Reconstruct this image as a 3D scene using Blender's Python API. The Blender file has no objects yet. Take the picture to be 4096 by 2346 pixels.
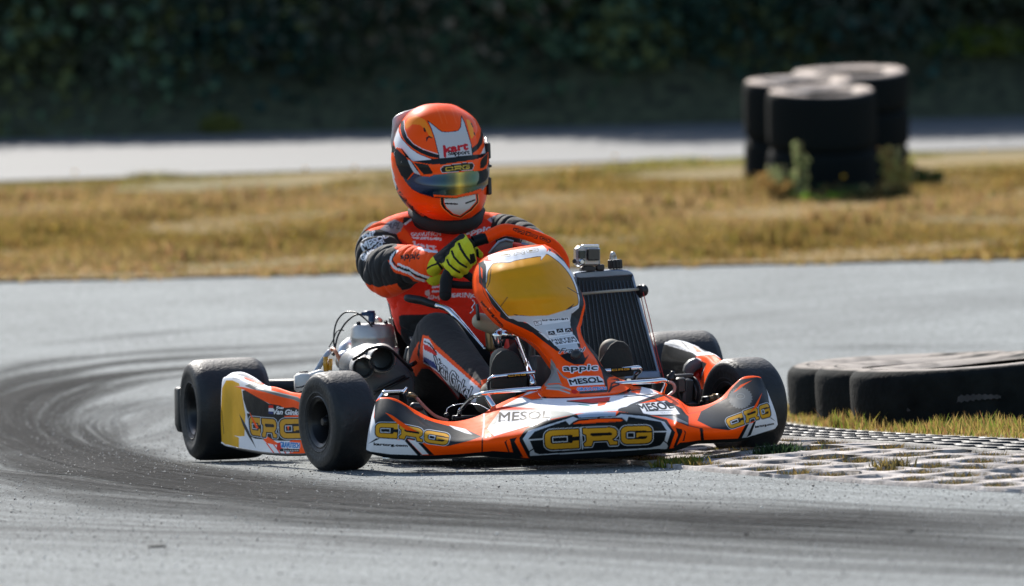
import bpy, math, random
import numpy as np
from mathutils import Vector, Matrix
random.seed(4); rng = np.random.default_rng(7)
S = bpy.context.scene; COL = S.collection
R_ = math.radians
# ------------------------------------------------------------------ camera and frames
FPX, CX, CY = 31196., 2048., 1173.            # lens in pixels of the 4096x2346 photograph
ROLL = R_(1.3); HOR = 305.94
PITCH = math.atan((CY - HOR) / FPX)
cF = np.array([0, math.cos(PITCH), -math.sin(PITCH)]); cU = np.array([0, math.sin(PITCH), math.cos(PITCH)]); cR = np.array([1., 0, 0])
VR = cR * math.cos(ROLL) - cU * math.sin(ROLL); VU = cR * math.sin(ROLL) + cU * math.cos(ROLL)
CAM = np.array([0, -20., 1.0])
def rotm(ax, ay, az):
    c, s = math.cos, math.sin
    X = np.array([[1, 0, 0], [0, c(ax), -s(ax)], [0, s(ax), c(ax)]]); Y = np.array([[c(ay), 0, s(ay)], [0, 1, 0], [-s(ay), 0, c(ay)]])
    Z = np.array([[c(az), -s(az), 0], [s(az), c(az), 0], [0, 0, 1]]); return Z @ Y @ X
KM = rotm(R_(.3), R_(-1.0), R_(15.3)); KT = np.array([.0742, .1458, 0.])   # pose of the kart on the track
def ray(x, y): return cF + VR * (x - CX) / FPX - VU * (y - CY) / FPX
def L(x, y, yl):
    """photo pixel seen at distance yl along the kart -> point in the kart's own axes"""
    o = KM.T @ (CAM - KT); d = KM.T @ ray(x, y); t = (yl - o[1]) / d[1]; return o + d * t
def W(x, y, Y):
    d = ray(x, y); t = (Y - CAM[1]) / d[1]; return CAM + d * t
def LA(P):                                     # (...,3) array of px, py, yl -> kart axes
    P = np.asarray(P, float); o = KM.T @ (CAM - KT)
    d = cF + VR * ((P[..., 0:1] - CX) / FPX) - VU * ((P[..., 1:2] - CY) / FPX)
    d = d @ KM; t = (P[..., 2:3] - o[1]) / d[..., 1:2]; return o + d * t
def proj(P):                                   # kart axes -> template pixels, for laying out the livery
    w = np.asarray(P) @ KM.T + KT - CAM; z = w @ cF
    return np.stack([CX + FPX * (w @ VR) / z, CY - FPX * (w @ VU) / z], -1)
ZO = {1: (1450, 1500, 3.64), 2: (1950, 1550, 3.389), 3: (2550, 1450, 3.64), 4: (1850, 930, 3.64), 5: (2000, 1230, 3.64), 6: (1400, 830, 3.64),
      7: (1500, 400, 2.8), 8: (1170, 1200, 3.64), 9: (1550, 1200, 2.912), 10: (2250, 950, 3.236), 11: (2500, 1280, 3.309), 12: (850, 1440, 3.64),
      13: (1850, 1350, 4.16), 14: (1700, 880, 3.64), 0: (0, 0, 1)}
def z(n, *pts):
    a = ZO[n]; r = [(a[0] + p[0] / a[2], a[1] + p[1] / a[2]) + tuple(p[2:]) for p in pts]
    return r
def zl(n, x, y, yl): a = ZO[n]; return L(a[0] + x / a[2], a[1] + y / a[2], yl)

# ------------------------------------------------------------------ materials
def mat(name, col, rough=.5, metal=0., coat=0., attr=False, bump=0., bscale=60., var=0., spec=.5, trans=0., coatr=.05, sheen=0., dirt=0.):
    m = bpy.data.materials.new(name); m.use_nodes = True; nt = m.node_tree; b = nt.nodes['Principled BSDF']; N = nt.nodes.new; K = nt.links.new
    b.inputs['Roughness'].default_value = rough; b.inputs['Metallic'].default_value = metal
    b.inputs['Coat Weight'].default_value = coat; b.inputs['Coat Roughness'].default_value = coatr
    b.inputs['Specular IOR Level'].default_value = spec; b.inputs['Transmission Weight'].default_value = trans
    b.inputs['Sheen Weight'].default_value = sheen
    tc = N('ShaderNodeTexCoord')
    if attr:
        a = N('ShaderNodeAttribute'); a.attribute_name = 'Col'; src = a.outputs['Color']
    else:
        a = N('ShaderNodeRGB'); a.outputs[0].default_value = (*col, 1); src = a.outputs[0]
    if var or dirt:
        n = N('ShaderNodeTexNoise'); n.inputs['Scale'].default_value = 14; n.inputs['Detail'].default_value = 8; K(tc.outputs['Object'], n.inputs['Vector'])
        mr = N('ShaderNodeMapRange'); mr.inputs[1].default_value = .3; mr.inputs[2].default_value = .7; mr.inputs[3].default_value = 1 - var; mr.inputs[4].default_value = 1 + var
        K(n.outputs['Fac'], mr.inputs[0])
        mx = N('ShaderNodeMix'); mx.data_type = 'RGBA'; mx.blend_type = 'MULTIPLY'; mx.inputs[0].default_value = 1
        K(src, mx.inputs[6]); K(mr.outputs[0], mx.inputs[7]); src = mx.outputs[2]
        if dirt:
            n2 = N('ShaderNodeTexNoise'); n2.inputs['Scale'].default_value = 33; n2.inputs['Detail'].default_value = 12; n2.inputs['Roughness'].default_value = .7; K(tc.outputs['Object'], n2.inputs['Vector'])
            r2 = N('ShaderNodeMapRange'); r2.inputs[1].default_value = .5; r2.inputs[2].default_value = .85; r2.inputs[4].default_value = dirt; K(n2.outputs['Fac'], r2.inputs[0])
            m2 = N('ShaderNodeMix'); m2.data_type = 'RGBA'; K(r2.outputs[0], m2.inputs[0]); K(src, m2.inputs[6]); m2.inputs[7].default_value = (.05, .045, .04, 1); src = m2.outputs[2]
            r3 = N('ShaderNodeMapRange'); r3.inputs[1].default_value = .3; r3.inputs[2].default_value = .8; r3.inputs[3].default_value = rough; r3.inputs[4].default_value = min(1, rough + .3)
            K(n2.outputs['Fac'], r3.inputs[0]); K(r3.outputs[0], b.inputs['Roughness'])
    K(src, b.inputs['Base Color'])
    if bump:
        n = N('ShaderNodeTexNoise'); n.inputs['Scale'].default_value = bscale; n.inputs['Detail'].default_value = 8; K(tc.outputs['Object'], n.inputs['Vector'])
        bp = N('ShaderNodeBump'); bp.inputs['Strength'].default_value = bump; bp.inputs['Distance'].default_value = .004
        K(n.outputs['Fac'], bp.inputs['Height']); K(bp.outputs[0], b.inputs['Normal'])
    return m
ORG = (1.0, .088, .002); RED = (.62, .012, .006); WHT = (.74, .75, .78); BLK = (.008, .011, .013); DK = (.026, .03, .034); GOLD = (.62, .31, .022)
SIL = (.5, .53, .57); GRY = (.26, .27, .26); BLU = (.03, .2, .5); NAVY = (.01, .03, .15); YEL = (.95, .33, .012); LIME = (.60, .60, .025); BRN = (.2, .15, .06)
M = dict(
 livery=mat('glossy_vinyl_livery', ORG, .42, coat=.085, attr=True, coatr=.05, dirt=.09, var=.04, spec=.04),
 helmet=mat('lacquered_helmet_paint', ORG, .45, spec=.05, coat=.22, attr=True, coatr=.03),
 visor=mat('mirror_visor_coating', NAVY, .09, metal=.55, attr=True, coat=.6, coatr=.02),
 suit=mat('race_suit_fabric', ORG, .8, attr=True, bump=.5, bscale=55, sheen=.08, var=.06, spec=.25),
 glove=mat('glove_fabric', LIME, .8, attr=True, bump=.35, bscale=300, var=.08, spec=.2),
 rubber=mat('kart_tyre_rubber', (.007, .008, .009), .44, bump=.4, bscale=110, var=.4, dirt=.1),
 oldrub=mat('weathered_tyre_rubber', (.008, .010, .010), .85, bump=.9, bscale=60, var=.5, dirt=.1, spec=.12),
 blackp=mat('black_plastic', (.012, .013, .014), .35, spec=.5, dirt=.08, var=.1),
 satin=mat('black_anodised_metal', (.012, .012, .013), .35, metal=.3, spec=.5),
 chrome=mat('chromed_steel_tube', (.75, .77, .8), .1, metal=1),
 alu=mat('cast_aluminium', (.48, .47, .45), .42, metal=.6, bump=.3, bscale=90, var=.15),
 greyp=mat('grey_airbox_plastic', (.07, .078, .085), .35, var=.2, dirt=.15, coat=.2),
 rad=mat('radiator_frame_paint', (.2, .24, .3), .4, metal=.6, var=.2),
 core=mat('radiator_core_fins', (.012, .016, .018), .6, bump=.8, bscale=250),
 rib=mat('radiator_tube_edges', (.10, .125, .145), .5, metal=.3),
 fuel=mat('cream_translucent_plastic', (.42, .38, .27), .45, var=.1),
 white=mat('white_plastic', (.7, .68, .62), .4, var=.08, dirt=.2),
 redc=mat('red_elastic_cord', (.45, .03, .02), .7),
 copper=mat('orange_silicone_hose', (.55, .2, .09), .35),
 amber=mat('amber_fluid_hose', (.6, .3, .02), .25, coat=.5),
 blue=mat('blue_plug_cap', (.012, .05, .13), .4),
 bronze=mat('bronze_hub', (.28, .2, .11), .35, metal=.8),
 sole=mat('dark_shoe_sole', (.016, .016, .014), .85, bump=.5, bscale=120, var=.3),
 shoe=mat('grey_shoe_leather', (.14, .13, .1), .7),
 clear=mat('clear_camera_housing', (.5, .5, .48), .12, metal=.2, coat=1),
)
# ------------------------------------------------------------------ mesh builder
class MB:
    def __init__(s): s.v = []; s.f = []
    def add(s, v, f): o = len(s.v); s.v += [tuple(map(float, p)) for p in v]; s.f += [tuple(i + o for i in q) for q in f]
    def box(s, c, h, R=None, bev=0.):
        c = np.array(c, float); h = np.array(h, float); b = min(bev, *(h * .49)) if bev else 0
        if not b:
            P = [(x, y, q) for x in (-1, 1) for y in (-1, 1) for q in (-1, 1)]
            P = [np.array(p) * h for p in P]; F = [(0, 1, 3, 2), (4, 6, 7, 5), (0, 4, 5, 1), (2, 3, 7, 6), (0, 2, 6, 4), (1, 5, 7, 3)]
        else:
            P = []; F = []; lv = [(-h[2], b), (-h[2] + b, 0), (h[2] - b, 0), (h[2], b)]
            for zz, i in lv:
                x, y = h[0] - i, h[1] - i
                P += [np.array(q) for q in ((x, -y + b, zz), (x, y - b, zz), (x - b, y, zz), (-x + b, y, zz), (-x, y - b, zz), (-x, -y + b, zz), (-x + b, -y, zz), (x - b, -y, zz))]
            for k in range(3):
                for i in range(8): F.append((k * 8 + i, k * 8 + (i + 1) % 8, k * 8 + 8 + (i + 1) % 8, k * 8 + 8 + i))
            F.append(tuple(range(7, -1, -1))); F.append(tuple(range(24, 32)))
        if R is not None: P = [np.array(R) @ p for p in P]
        s.add([p + c for p in P], F); return s
    def tube(s, pts, r, n=12, cap=True, cr=0, flat=1.):
        P = np.array(pts, float); r = np.full(len(P), r) if np.isscalar(r) else np.array(r, float)
        if cr: Q = crs(np.column_stack([P, r]), cr); P, r = Q[:, :3], Q[:, 3]
        T = np.gradient(P, axis=0); T /= np.linalg.norm(T, axis=1)[:, None] + 1e-12
        u = np.cross(T[0], [0, 0, 1.]);  u = u if np.linalg.norm(u) > .1 else np.cross(T[0], [1., 0, 0]); u /= np.linalg.norm(u)
        V = []
        for i in range(len(P)):
            u = u - T[i] * np.dot(u, T[i]); u /= np.linalg.norm(u); w = np.cross(T[i], u)
            for k in range(n): a = 2 * math.pi * k / n; V.append(P[i] + r[i] * (u * math.cos(a) + w * math.sin(a) * flat))
        F = [(i * n + k, i * n + (k + 1) % n, (i + 1) * n + (k + 1) % n, (i + 1) * n + k) for i in range(len(P) - 1) for k in range(n)]
        if cap: F += [tuple(range(n - 1, -1, -1)), tuple(range((len(P) - 1) * n, len(P) * n))]
        s.add(V, F); return s
    def lathe(s, prof, c=(0, 0, 0), R=None, n=48, closed=False):
        """profile of (axial, radius) turned about local X"""
        V = [];  m = len(prof)
        for (x, r) in prof:
            for k in range(n): a = 2 * math.pi * k / n; V.append((x, r * math.cos(a), r * math.sin(a)))
        V = np.array(V)
        if R is not None: V = V @ np.array(R).T
        rr = range(m if closed else m - 1)
        F = [(i * n + k, i * n + (k + 1) % n, ((i + 1) % m) * n + (k + 1) % n, ((i + 1) % m) * n + k) for i in rr for k in range(n)]
        s.add(V + np.array(c), F); return s
    def ell(s, c, rad, R=None, n=20):
        V = []; m = n // 2
        for i in range(m + 1):
            t = math.pi * i / m
            for k in range(n): a = 2 * math.pi * k / n; V.append((math.sin(t) * math.cos(a), math.sin(t) * math.sin(a), math.cos(t)))
        V = np.array(V) * np.array(rad)
        if R is not None: V = V @ np.array(R).T
        F = [(i * n + k, (i + 1) * n + k, (i + 1) * n + (k + 1) % n, i * n + (k + 1) % n) for i in range(m) for k in range(n)]
        s.add(V + np.array(c), F); return s
    def cap(s, a, b, ra, rb):                   # tapered capsule
        a = np.array(a, float); b = np.array(b, float); d = b - a; ln = np.linalg.norm(d); d = d / ln
        pr = [];
        for i in range(7): t = math.pi / 2 * i / 6; pr.append((-ra * math.cos(t), max(ra * math.sin(t), 1e-4)))
        for i in range(1, 7): t = math.pi / 2 * i / 6; pr.append((ln + rb * math.sin(t), max(rb * math.cos(t), 1e-4)))
        pr.insert(7, (ln, rb))
        q = Vector((1, 0, 0)).rotation_difference(Vector(d)).to_matrix()
        s.lathe(pr, a, np.array(q), 20); return s
    def prism(s, poly, dvec):
        n = len(poly); P = [np.array(p, float) for p in poly]; d = np.array(dvec, float)
        s.add(P + [p + d for p in P], [tuple(range(n - 1, -1, -1)), tuple(range(n, 2 * n))] + [(i, (i + 1) % n, n + (i + 1) % n, n + i) for i in range(n)]); return s
def mesh_np(name, v, f):
    v = np.asarray(v, np.float32); f = np.asarray(f, np.int32); me = bpy.data.meshes.new(name)
    me.vertices.add(len(v)); me.vertices.foreach_set('co', v.ravel()); k = f.shape[1]
    me.loops.add(f.size); me.loops.foreach_set('vertex_index', f.ravel()); me.polygons.add(len(f))
    me.polygons.foreach_set('loop_start', np.arange(0, f.size, k, dtype=np.int32)); me.update(calc_edges=True); me.validate(); return me
def setcol(me, c, name='Col'):
    a = me.color_attributes.new(name, 'FLOAT_COLOR', 'POINT'); a.data.foreach_set('color', np.column_stack([c, np.ones(len(c))]).astype(np.float32).ravel())
def tag(o, label=None, cat=None, group=None, kind=None):
    for k, v in (('label', label), ('category', cat), ('group', group), ('kind', kind)):
        if v: o[k] = v
    return o
def link(name, me, m, parent=None, smooth=True, solid=0., bevel=0., sharp=None):
    if isinstance(me, MB):
        b = me; me = bpy.data.meshes.new(name); me.from_pydata(b.v, [], b.f); me.update()
    o = bpy.data.objects.new(name, me); COL.objects.link(o); me.materials.append(m)
    if smooth: me.polygons.foreach_set('use_smooth', [True] * len(me.polygons))
    if sharp: 
        try: me.set_sharp_from_angle(angle=R_(sharp))
        except Exception: pass
    if parent is not None:
        o.parent = parent; off = parent.get('_o')
        if off is not None: o.location = [-c for c in off]
    if bevel:
        bm = o.modifiers.new('bevel', 'BEVEL'); bm.width = bevel; bm.segments = 2; bm.limit_method = 'ANGLE'
    if solid:
        sm = o.modifiers.new('shell', 'SOLIDIFY'); sm.thickness = solid; sm.offset = -1
    return o
def empty(name, loc=(0, 0, 0), M3=None, parent=None):
    o = bpy.data.objects.new(name, None); COL.objects.link(o); o.empty_display_size = .1
    m = Matrix.Translation(loc)
    if M3 is not None: m = m @ Matrix(np.array(M3).tolist()).to_4x4()
    if parent is not None: o.parent = parent
    o.matrix_basis = m; return o
def kempty(name, off=(0, 0, 0)):
    o = empty(name, KM @ np.array(off) + KT, KM)
    if any(off): o['_o'] = [float(c) for c in off]
    return o
# ------------------------------------------------------------------ splines and grids
def crs(P, n):
    P = np.asarray(P, float); m = len(P); E = np.concatenate([[2 * P[0] - P[1]], P, [2 * P[-1] - P[-2]]])
    t = np.linspace(0, m - 1, n); i = np.minimum(t.astype(int), m - 2); u = (t - i).reshape((-1,) + (1,) * (P.ndim - 1))
    a, b, c, d = E[i], E[i + 1], E[i + 2], E[i + 3]
    return .5 * ((2 * b) + (c - a) * u + (2 * a - 5 * b + 4 * c - d) * u ** 2 + (3 * b - a - 3 * c + d) * u ** 3)
def gridmesh(G, wrap=False):
    nu, nv = G.shape[:2]; idx = np.arange(nu * nv).reshape(nu, nv)
    if wrap: idx = np.concatenate([idx, idx[:1]], 0)
    f = np.stack([idx[:-1, :-1], idx[1:, :-1], idx[1:, 1:], idx[:-1, 1:]], -1).reshape(-1, 4)
    return G.reshape(-1, 3), f
# ------------------------------------------------------------------ livery painter
_txt = {}
def text_edges(s, shear=0., bold=0.):
    k = (s, shear, bold)
    if k in _txt: return _txt[k]
    cu = bpy.data.curves.new('t', 'FONT'); cu.body = s; cu.fill_mode = 'NONE'; cu.resolution_u = 3; cu.shear = shear; cu.offset = bold
    o = bpy.data.objects.new('t', cu); COL.objects.link(o); bpy.context.view_layer.update()
    me = bpy.data.meshes.new_from_object(o.evaluated_get(bpy.context.evaluated_depsgraph_get()))
    v = np.array([p.co[:2] for p in me.vertices]); e = np.array([tuple(q.vertices) for q in me.edges])
    bpy.data.objects.remove(o); bpy.data.curves.remove(cu); bpy.data.meshes.remove(me)
    lo, hi = v.min(0), v.max(0); v = (v - lo) / (hi - lo); v[:, 1] = 1 - v[:, 1]
    _txt[k] = (v, e); return _txt[k]
def bil(q, uv):
    TL, TR, BR, BL = [np.array(p[:2], float) for p in q]; u, w = uv[:, :1], uv[:, 1:]
    return (TL * (1 - u) + TR * u) * (1 - w) + (BL * (1 - u) + BR * u) * w
def rbox(x0, y0, x1, y1, rl, rr):
    P = []
    def arc(cx, cy, r, a0):
        for k in range(5): a = R_(a0 + 22.5 * k); P.append((cx + r[0] * math.cos(a), cy + r[1] * math.sin(a)))
    arc(x1 - rr[0], y1 - rr[1], rr, 0); arc(x0 + rl[0], y1 - rl[1], rl, 90); arc(x0 + rl[0], y0 + rl[1], rl, 180); arc(x1 - rr[0], y0 + rr[1], rr, 270); return P
GL = {'C': ([rbox(0, 0, 1, 1, (.22, .3), (.01, .01))], [rbox(.16, .28, .82, .72, (.08, .12), (.04, .06)), [(.78, .39), (1.03, .39), (1.03, .61), (.78, .61)]], [.23, .37, .66, .63]),
      'R': ([[(0, 0), (.8, 0), (.92, .06), (.99, .2), (.99, .45), (.92, .6), (.84, .66), (.9, .8), (1, .82), (1, 1), (.78, 1), (.72, .72), (.28, .72), (.22, 1), (.02, 1), (0, .86), (.09, .72), (.09, .36), (.0, .28)]],
            [[(.22, .27), (.8, .27), (.86, .34), (.84, .44), (.28, .46), (.2, .38)]], None),
      'G': ([rbox(0, 0, 1, 1, (.2, .28), (.2, .28))], [[(.14, .36), (.22, .25), (.8, .25), (.84, .29), (1.04, .29), (1.04, .38), (.5, .38), (.5, .64), (.55, .64), (.6, .58), (.86, .58), (.84, .68), (.78, .75), (.22, .75), (.14, .66)]], [.2, .36, .43, .64])}
class Paint:
    def __init__(s, p, base, mask=None):
        s.p = np.asarray(p); s.c = np.tile(np.array(base, float), (len(p), 1)) if np.ndim(base) == 1 else base.copy(); s.m = mask
    def sel(s, lo, hi):
        q = (s.p[:, 0] > lo[0]) & (s.p[:, 0] < hi[0]) & (s.p[:, 1] > lo[1]) & (s.p[:, 1] < hi[1])
        if s.m is not None: q &= s.m
        return np.nonzero(q)[0]
    def _pip(s, A, B, i):
        p = s.p[i]; ins = np.zeros(len(i), bool)
        for a, b in zip(A, B):
            if a[1] == b[1]: continue
            c = (a[1] > p[:, 1]) != (b[1] > p[:, 1]); x = (b[0] - a[0]) * (p[:, 1] - a[1]) / (b[1] - a[1]) + a[0]; ins ^= c & (p[:, 0] < x)
        return i[ins]
    def fill(s, P, col, n=0):
        P = np.array([q[:2] for q in (z(n, *P) if n else P)], float); i = s.sel(P.min(0), P.max(0))
        if len(i): s.c[s._pip(P, np.roll(P, -1, 0), i)] = col
        return s
    def _near(s, A, B, w):
        lo = np.minimum(A.min(0), B.min(0)) - w; hi = np.maximum(A.max(0), B.max(0)) + w; i = s.sel(lo, hi)
        if not len(i): return i
        p = s.p[i]; k = np.zeros(len(i), bool)
        for a, b in zip(A, B):
            d = b - a; t = np.clip(((p - a) @ d) / (d @ d + 1e-9), 0, 1); q = p - a - t[:, None] * d; k |= (q ** 2).sum(1) < w * w
        return i[k]
    def stroke(s, P, w, col, n=0, closed=False):
        P = np.array([q[:2] for q in (z(n, *P) if n else P)], float)
        A, B = (P, np.roll(P, -1, 0)) if closed else (P[:-1], P[1:])
        s.c[s._near(A, B, w)] = col; return s
    def text(s, t, q, col, n=0, ow=0, ocol=None, shear=0., bold=0., w=0):
        q = z(n, *q) if n else q; v, e = text_edges(t, shear, bold); P = bil(q, v); A, B = P[e[:, 0]], P[e[:, 1]]
        if ow: s.c[s._near(A, B, ow)] = ocol
        i = s.sel(P.min(0), P.max(0))
        if len(i): s.c[s._pip(A, B, i)] = col
        if w: s.c[s._near(A, B, w)] = col
        return s
    def glyph(s, g, q, n=0, k=1., gold=GOLD, ol=SIL, bk=BLK):
        q = z(n, *q) if n else q; out, inn, box = GL[g]
        for w, c in ((6.2 * k, ol), (3.8 * k, bk)):
            for o in out: s.stroke([tuple(p) for p in bil(q, np.array(o))], w, c, closed=True)
        for o in out: s.fill([tuple(p) for p in bil(q, np.array(o))], gold)
        for o in inn: s.fill([tuple(p) for p in bil(q, np.array(o))], bk)
        if box and k > .45:
            x0, y0, x1, y1 = box; s.stroke([tuple(p) for p in bil(q, np.array([(x0, y0), (x1, y0), (x1, y1), (x0, y1)]))], 1.6 * k, ol, closed=True)
        return s
def even(G, n):
    """resample axis 0 of a grid to n rows evenly spaced along the surface"""
    d = np.linalg.norm(np.diff(G, axis=0), axis=2); d = d.mean(1) + d.max(1) * .5; c = np.concatenate([[0], np.cumsum(d)]); t = np.interp(np.linspace(0, c[-1], n), c, np.arange(len(c)))
    i = np.minimum(t.astype(int), len(G) - 2); u = (t - i)[:, None, None]; return G[i] * (1 - u) + G[i + 1] * u
def panel(name, net, nu, nv, mt, parent, paint, solid=.004, ss=2):
    G = even(crs(LA(net), nu * 2), nu * ss); G = np.swapaxes(even(crs(np.swapaxes(G, 0, 1), nv * 2), nv * ss), 0, 1)
    p = Paint(proj(G.reshape(-1, 3)), ORG); paint(p)
    C = p.c.reshape(nu, ss, nv, ss, 3).mean((1, 3)); G = G.reshape(nu, ss, nv, ss, 3).mean((1, 3))
    v, f = gridmesh(G); me = mesh_np(name, v, f); setcol(me, C.reshape(-1, 3)); return link(name, me, mt, parent, solid=solid)
#@@KART
# ================================================================== the kart
kart = kempty('racing_kart'); tag(kart, 'orange, white and gold racing kart cornering over the kerb with a driver in it', 'go-kart')
def arr(n, rows): return [z(n, *r) for r in rows]
# --- front bumper (nose cone with its two wings)
cols = [
 (z(1, (55, 1060, -.18))[0], z(1, (100, 740, -.19))[0], z(1, (190, 400, -.17))[0]),
 (z(1, (110, 1115, -.23))[0], z(1, (160, 740, -.25))[0], z(1, (262, 358, -.2))[0]),
 (z(1, (400, 1180, -.27))[0], z(1, (430, 760, -.29))[0], z(1, (480, 378, -.22))[0]),
 (z(1, (700, 1205, -.30))[0], z(1, (720, 820, -.32))[0], z(1, (760, 530, -.22))[0]),
 (z(1, (1000, 1205, -.33))[0], z(1, (1030, 900, -.35))[0], z(1, (1040, 660, -.22))[0]),
 (z(1, (1350, 1190, -.36))[0], z(1, (1350, 960, -.38))[0], z(1, (1350, 697, -.22))[0]),
 (z(1, (1700, 1160, -.39))[0], z(1, (1740, 930, -.41))[0], z(1, (1700, 615, -.22))[0]),
 (z(2, (100, 930, -.41))[0], z(2, (90, 665, -.43))[0], z(2, (130, 262, -.2))[0]),
 (z(2, (550, 955, -.42))[0], z(2, (480, 600, -.45))[0], z(2, (470, 125, -.15))[0]),
 (z(2, (900, 945, -.43))[0], z(2, (860, 430, -.46))[0], z(2, (760, 60, -.12))[0]),
 (z(2, (1300, 925, -.43))[0], z(2, (1250, 352, -.465))[0], z(2, (1300, 25, -.1))[0]),
 (z(2, (1700, 900, -.43))[0], z(2, (1750, 338, -.46))[0], z(2, (1750, 8, -.1))[0]),
 (z(2, (2100, 875, -.42))[0], z(2, (2150, 375, -.45))[0], z(2, (2130, 38, -.12))[0]),
 (z(2, (2460, 850, -.41))[0], z(2, (2480, 520, -.43))[0], z(2, (2420, 125, -.17))[0]),
 (z(3, (650, 1230, -.39))[0], z(3, (600, 870, -.415))[0], z(3, (590, 560, -.2))[0]),
 (z(3, (850, 1170, -.37))[0], z(3, (830, 925, -.395))[0], z(3, (760, 662, -.22))[0]),
 (z(3, (1150, 1160, -.35))[0], z(3, (1150, 955, -.37))[0], z(3, (1000, 642, -.22))[0]),
 (z(3, (1440, 1140, -.32))[0], z(3, (1430, 910, -.34))[0], z(3, (1220, 545, -.21))[0]),
 (z(3, (1700, 1070, -.29))[0], z(3, (1680, 760, -.31))[0], z(3, (1400, 370, -.2))[0]),
 (z(3, (1880, 1005, -.26))[0], z(3, (1850, 640, -.28))[0], z(3, (1570, 240, -.19))[0]),
 (z(3, (1985, 950, -.22))[0], z(3, (1950, 640, -.24))[0], z(3, (1780, 236, -.18))[0]),
 (z(3, (2040, 890, -.18))[0], z(3, (2000, 700, -.19))[0], z(3, (1850, 320, -.17))[0])]
net = []
for b, m_, t in cols:
    net.append([(b[0], b[1] - 3, b[2] + .10), (b[0], b[1] + 4, b[2] + .04), b, m_, t, (t[0] + 1, t[1] + 4, t[2] + .02), (t[0], t[1] + 22, t[2] + .03)])
def paint_bumper(p):
    F, K, T, G = p.fill, p.stroke, p.text, p.glyph
    # left wing
    F([(20, 380), (190, 395), (165, 620), (200, 720), (190, 900), (260, 925), (620, 960), (700, 1000), (860, 1160), (1050, 1260), (20, 1260)], WHT, 1)
    F([(185, 395), (262, 350), (420, 350), (560, 420), (640, 465), (760, 565), (900, 640), (1050, 690), (1240, 740), (1500, 790), (1740, 900), (1560, 960), (1250, 1040), (1000, 1020), (700, 940), (230, 930), (170, 640)], DK, 1)
    F([(360, 340), (420, 350), (540, 375), (660, 440), (780, 530), (920, 605), (1040, 650), (1240, 690), (1300, 720), (1240, 735), (1030, 672), (900, 625), (760, 550), (640, 460), (520, 400)], ORG, 1)
    F([(1260, 735), (1500, 790), (1600, 870), (1500, 850), (1340, 790)], WHT, 1)  # specular sheen on the dark wing panel, painted in as white
    F([(600, 900), (660, 950), (870, 1170), (800, 1170), (620, 970)], BLK, 1); F([(660, 945), (780, 960), (975, 1160), (868, 1160)], WHT, 1)
    F([(780, 960), (850, 960), (1045, 1170), (970, 1170)], BLK, 1)
    F([(850, 975), (900, 1010), (1200, 1050), (1560, 965), (1740, 920), (1780, 1170), (1045, 1170)], ORG, 1)
    F([(80, 1005), (200, 925), (255, 930), (120, 990)], DK, 1)
    G('C', [(195, 705), (520, 710), (500, 925), (190, 905)], 1); G('R', [(540, 720), (880, 790), (870, 975), (535, 925)], 1); G('G', [(905, 805), (1270, 865), (1230, 1025), (900, 980)], 1)
    F([(330, 550), (430, 590), (560, 680), (700, 770), (805, 830), (640, 808), (520, 720)], ORG, 1)
    T('kartcrg.com', [(165, 990), (655, 1020), (655, 1058), (165, 1036)], BLK, 1, w=1.2)
    K([(1770, 570), (1765, 760), (1745, 920)], 2.6, SIL, 1); K([(1745, 920), (1742, 1120)], 2.6, BLK, 1)
    # nose top
    F([(0, 560), (90, 662), (740, 470), (860, 425), (1200, 358), (1500, 335), (1760, 322), (1780, 290), (2320, 85), (2100, -20), (690, -20), (470, 120), (330, 190), (200, 260), (180, 310), (150, 350)], WHT, 2)
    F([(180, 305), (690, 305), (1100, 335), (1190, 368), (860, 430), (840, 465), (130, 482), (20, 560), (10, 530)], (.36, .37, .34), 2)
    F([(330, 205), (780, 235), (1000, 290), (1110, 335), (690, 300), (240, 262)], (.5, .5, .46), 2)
    F([(0, 320), (170, 262), (250, 258), (690, 290), (690, 303), (180, 306), (0, 332)], (.7, .04, .01), 2)
    F([(470, 120), (690, 50), (730, 150), (620, 168), (560, 165), (500, 145)], ORG, 2); K([(490, 135), (600, 172), (740, 160)], 2, GRY, 2)
    F([(1080, 180), (1665, 130), (1650, 182), (1440, 217)], RED, 2); K([(1080, 188), (1435, 222), (1655, 190)], 2.4, BLK, 2)
    F([(1500, 205), (1625, 195), (1590, 240), (1490, 260)], ORG, 2); F([(1220, 228), (1350, 235), (1440, 265), (1250, 245)], (.1, .3, .28), 2)
    F([(1950, -20), (2090, 5), (2060, 90), (1950, 70)], ORG, 2); K([(1950, 45), (2080, 25)], 2, DK, 2)
    F([(1765, 325), (1775, 292), (1950, 225), (2320, 88), (2420, 118), (2560, 150), (2700, 330), (2700, 420), (2400, 400), (2130, 372)], DK, 2)
    F([(2060, 218), (2300, 150), (2400, 118), (2600, 170), (2400, 178)], ORG, 2); F([(1800, 280), (1960, 215), (1890, 260)], WHT, 2); K([(1850, 130), (2290, 90)], 1.8, DK, 2)
    F([(430, 560), (560, 550), (640, 600), (760, 670), (800, 880), (740, 900), (740, 800), (640, 670)], ORG, 3)
    F([(0, 760), (100, 760), (400, 800), (640, 890), (745, 935), (745, 790), (640, 700), (420, 560), (400, 560), (0, 640)], DK, 3)
    F([(300, 790), (520, 780), (735, 880), (735, 910), (640, 880), (420, 810)], (.2, .22, .24), 3)
    # stickers
    F([(165, 325), (845, 320), (860, 370), (835, 468), (122, 482)], WHT, 2); T('MESOL', [(160, 340), (850, 322), (840, 412), (150, 470)], BLK, 2, w=1.6)
    K([(150, 458), (240, 452)], 1.6, BLK, 2); K([(330, 438), (838, 410)], 1.6, BLK, 2); T('SOLUTIONS', [(560, 432), (820, 425), (818, 450), (555, 458)], DK, 2, w=.5); T('ME', [(300, 455), (350, 452), (345, 470), (298, 474)], DK, 2)
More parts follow.
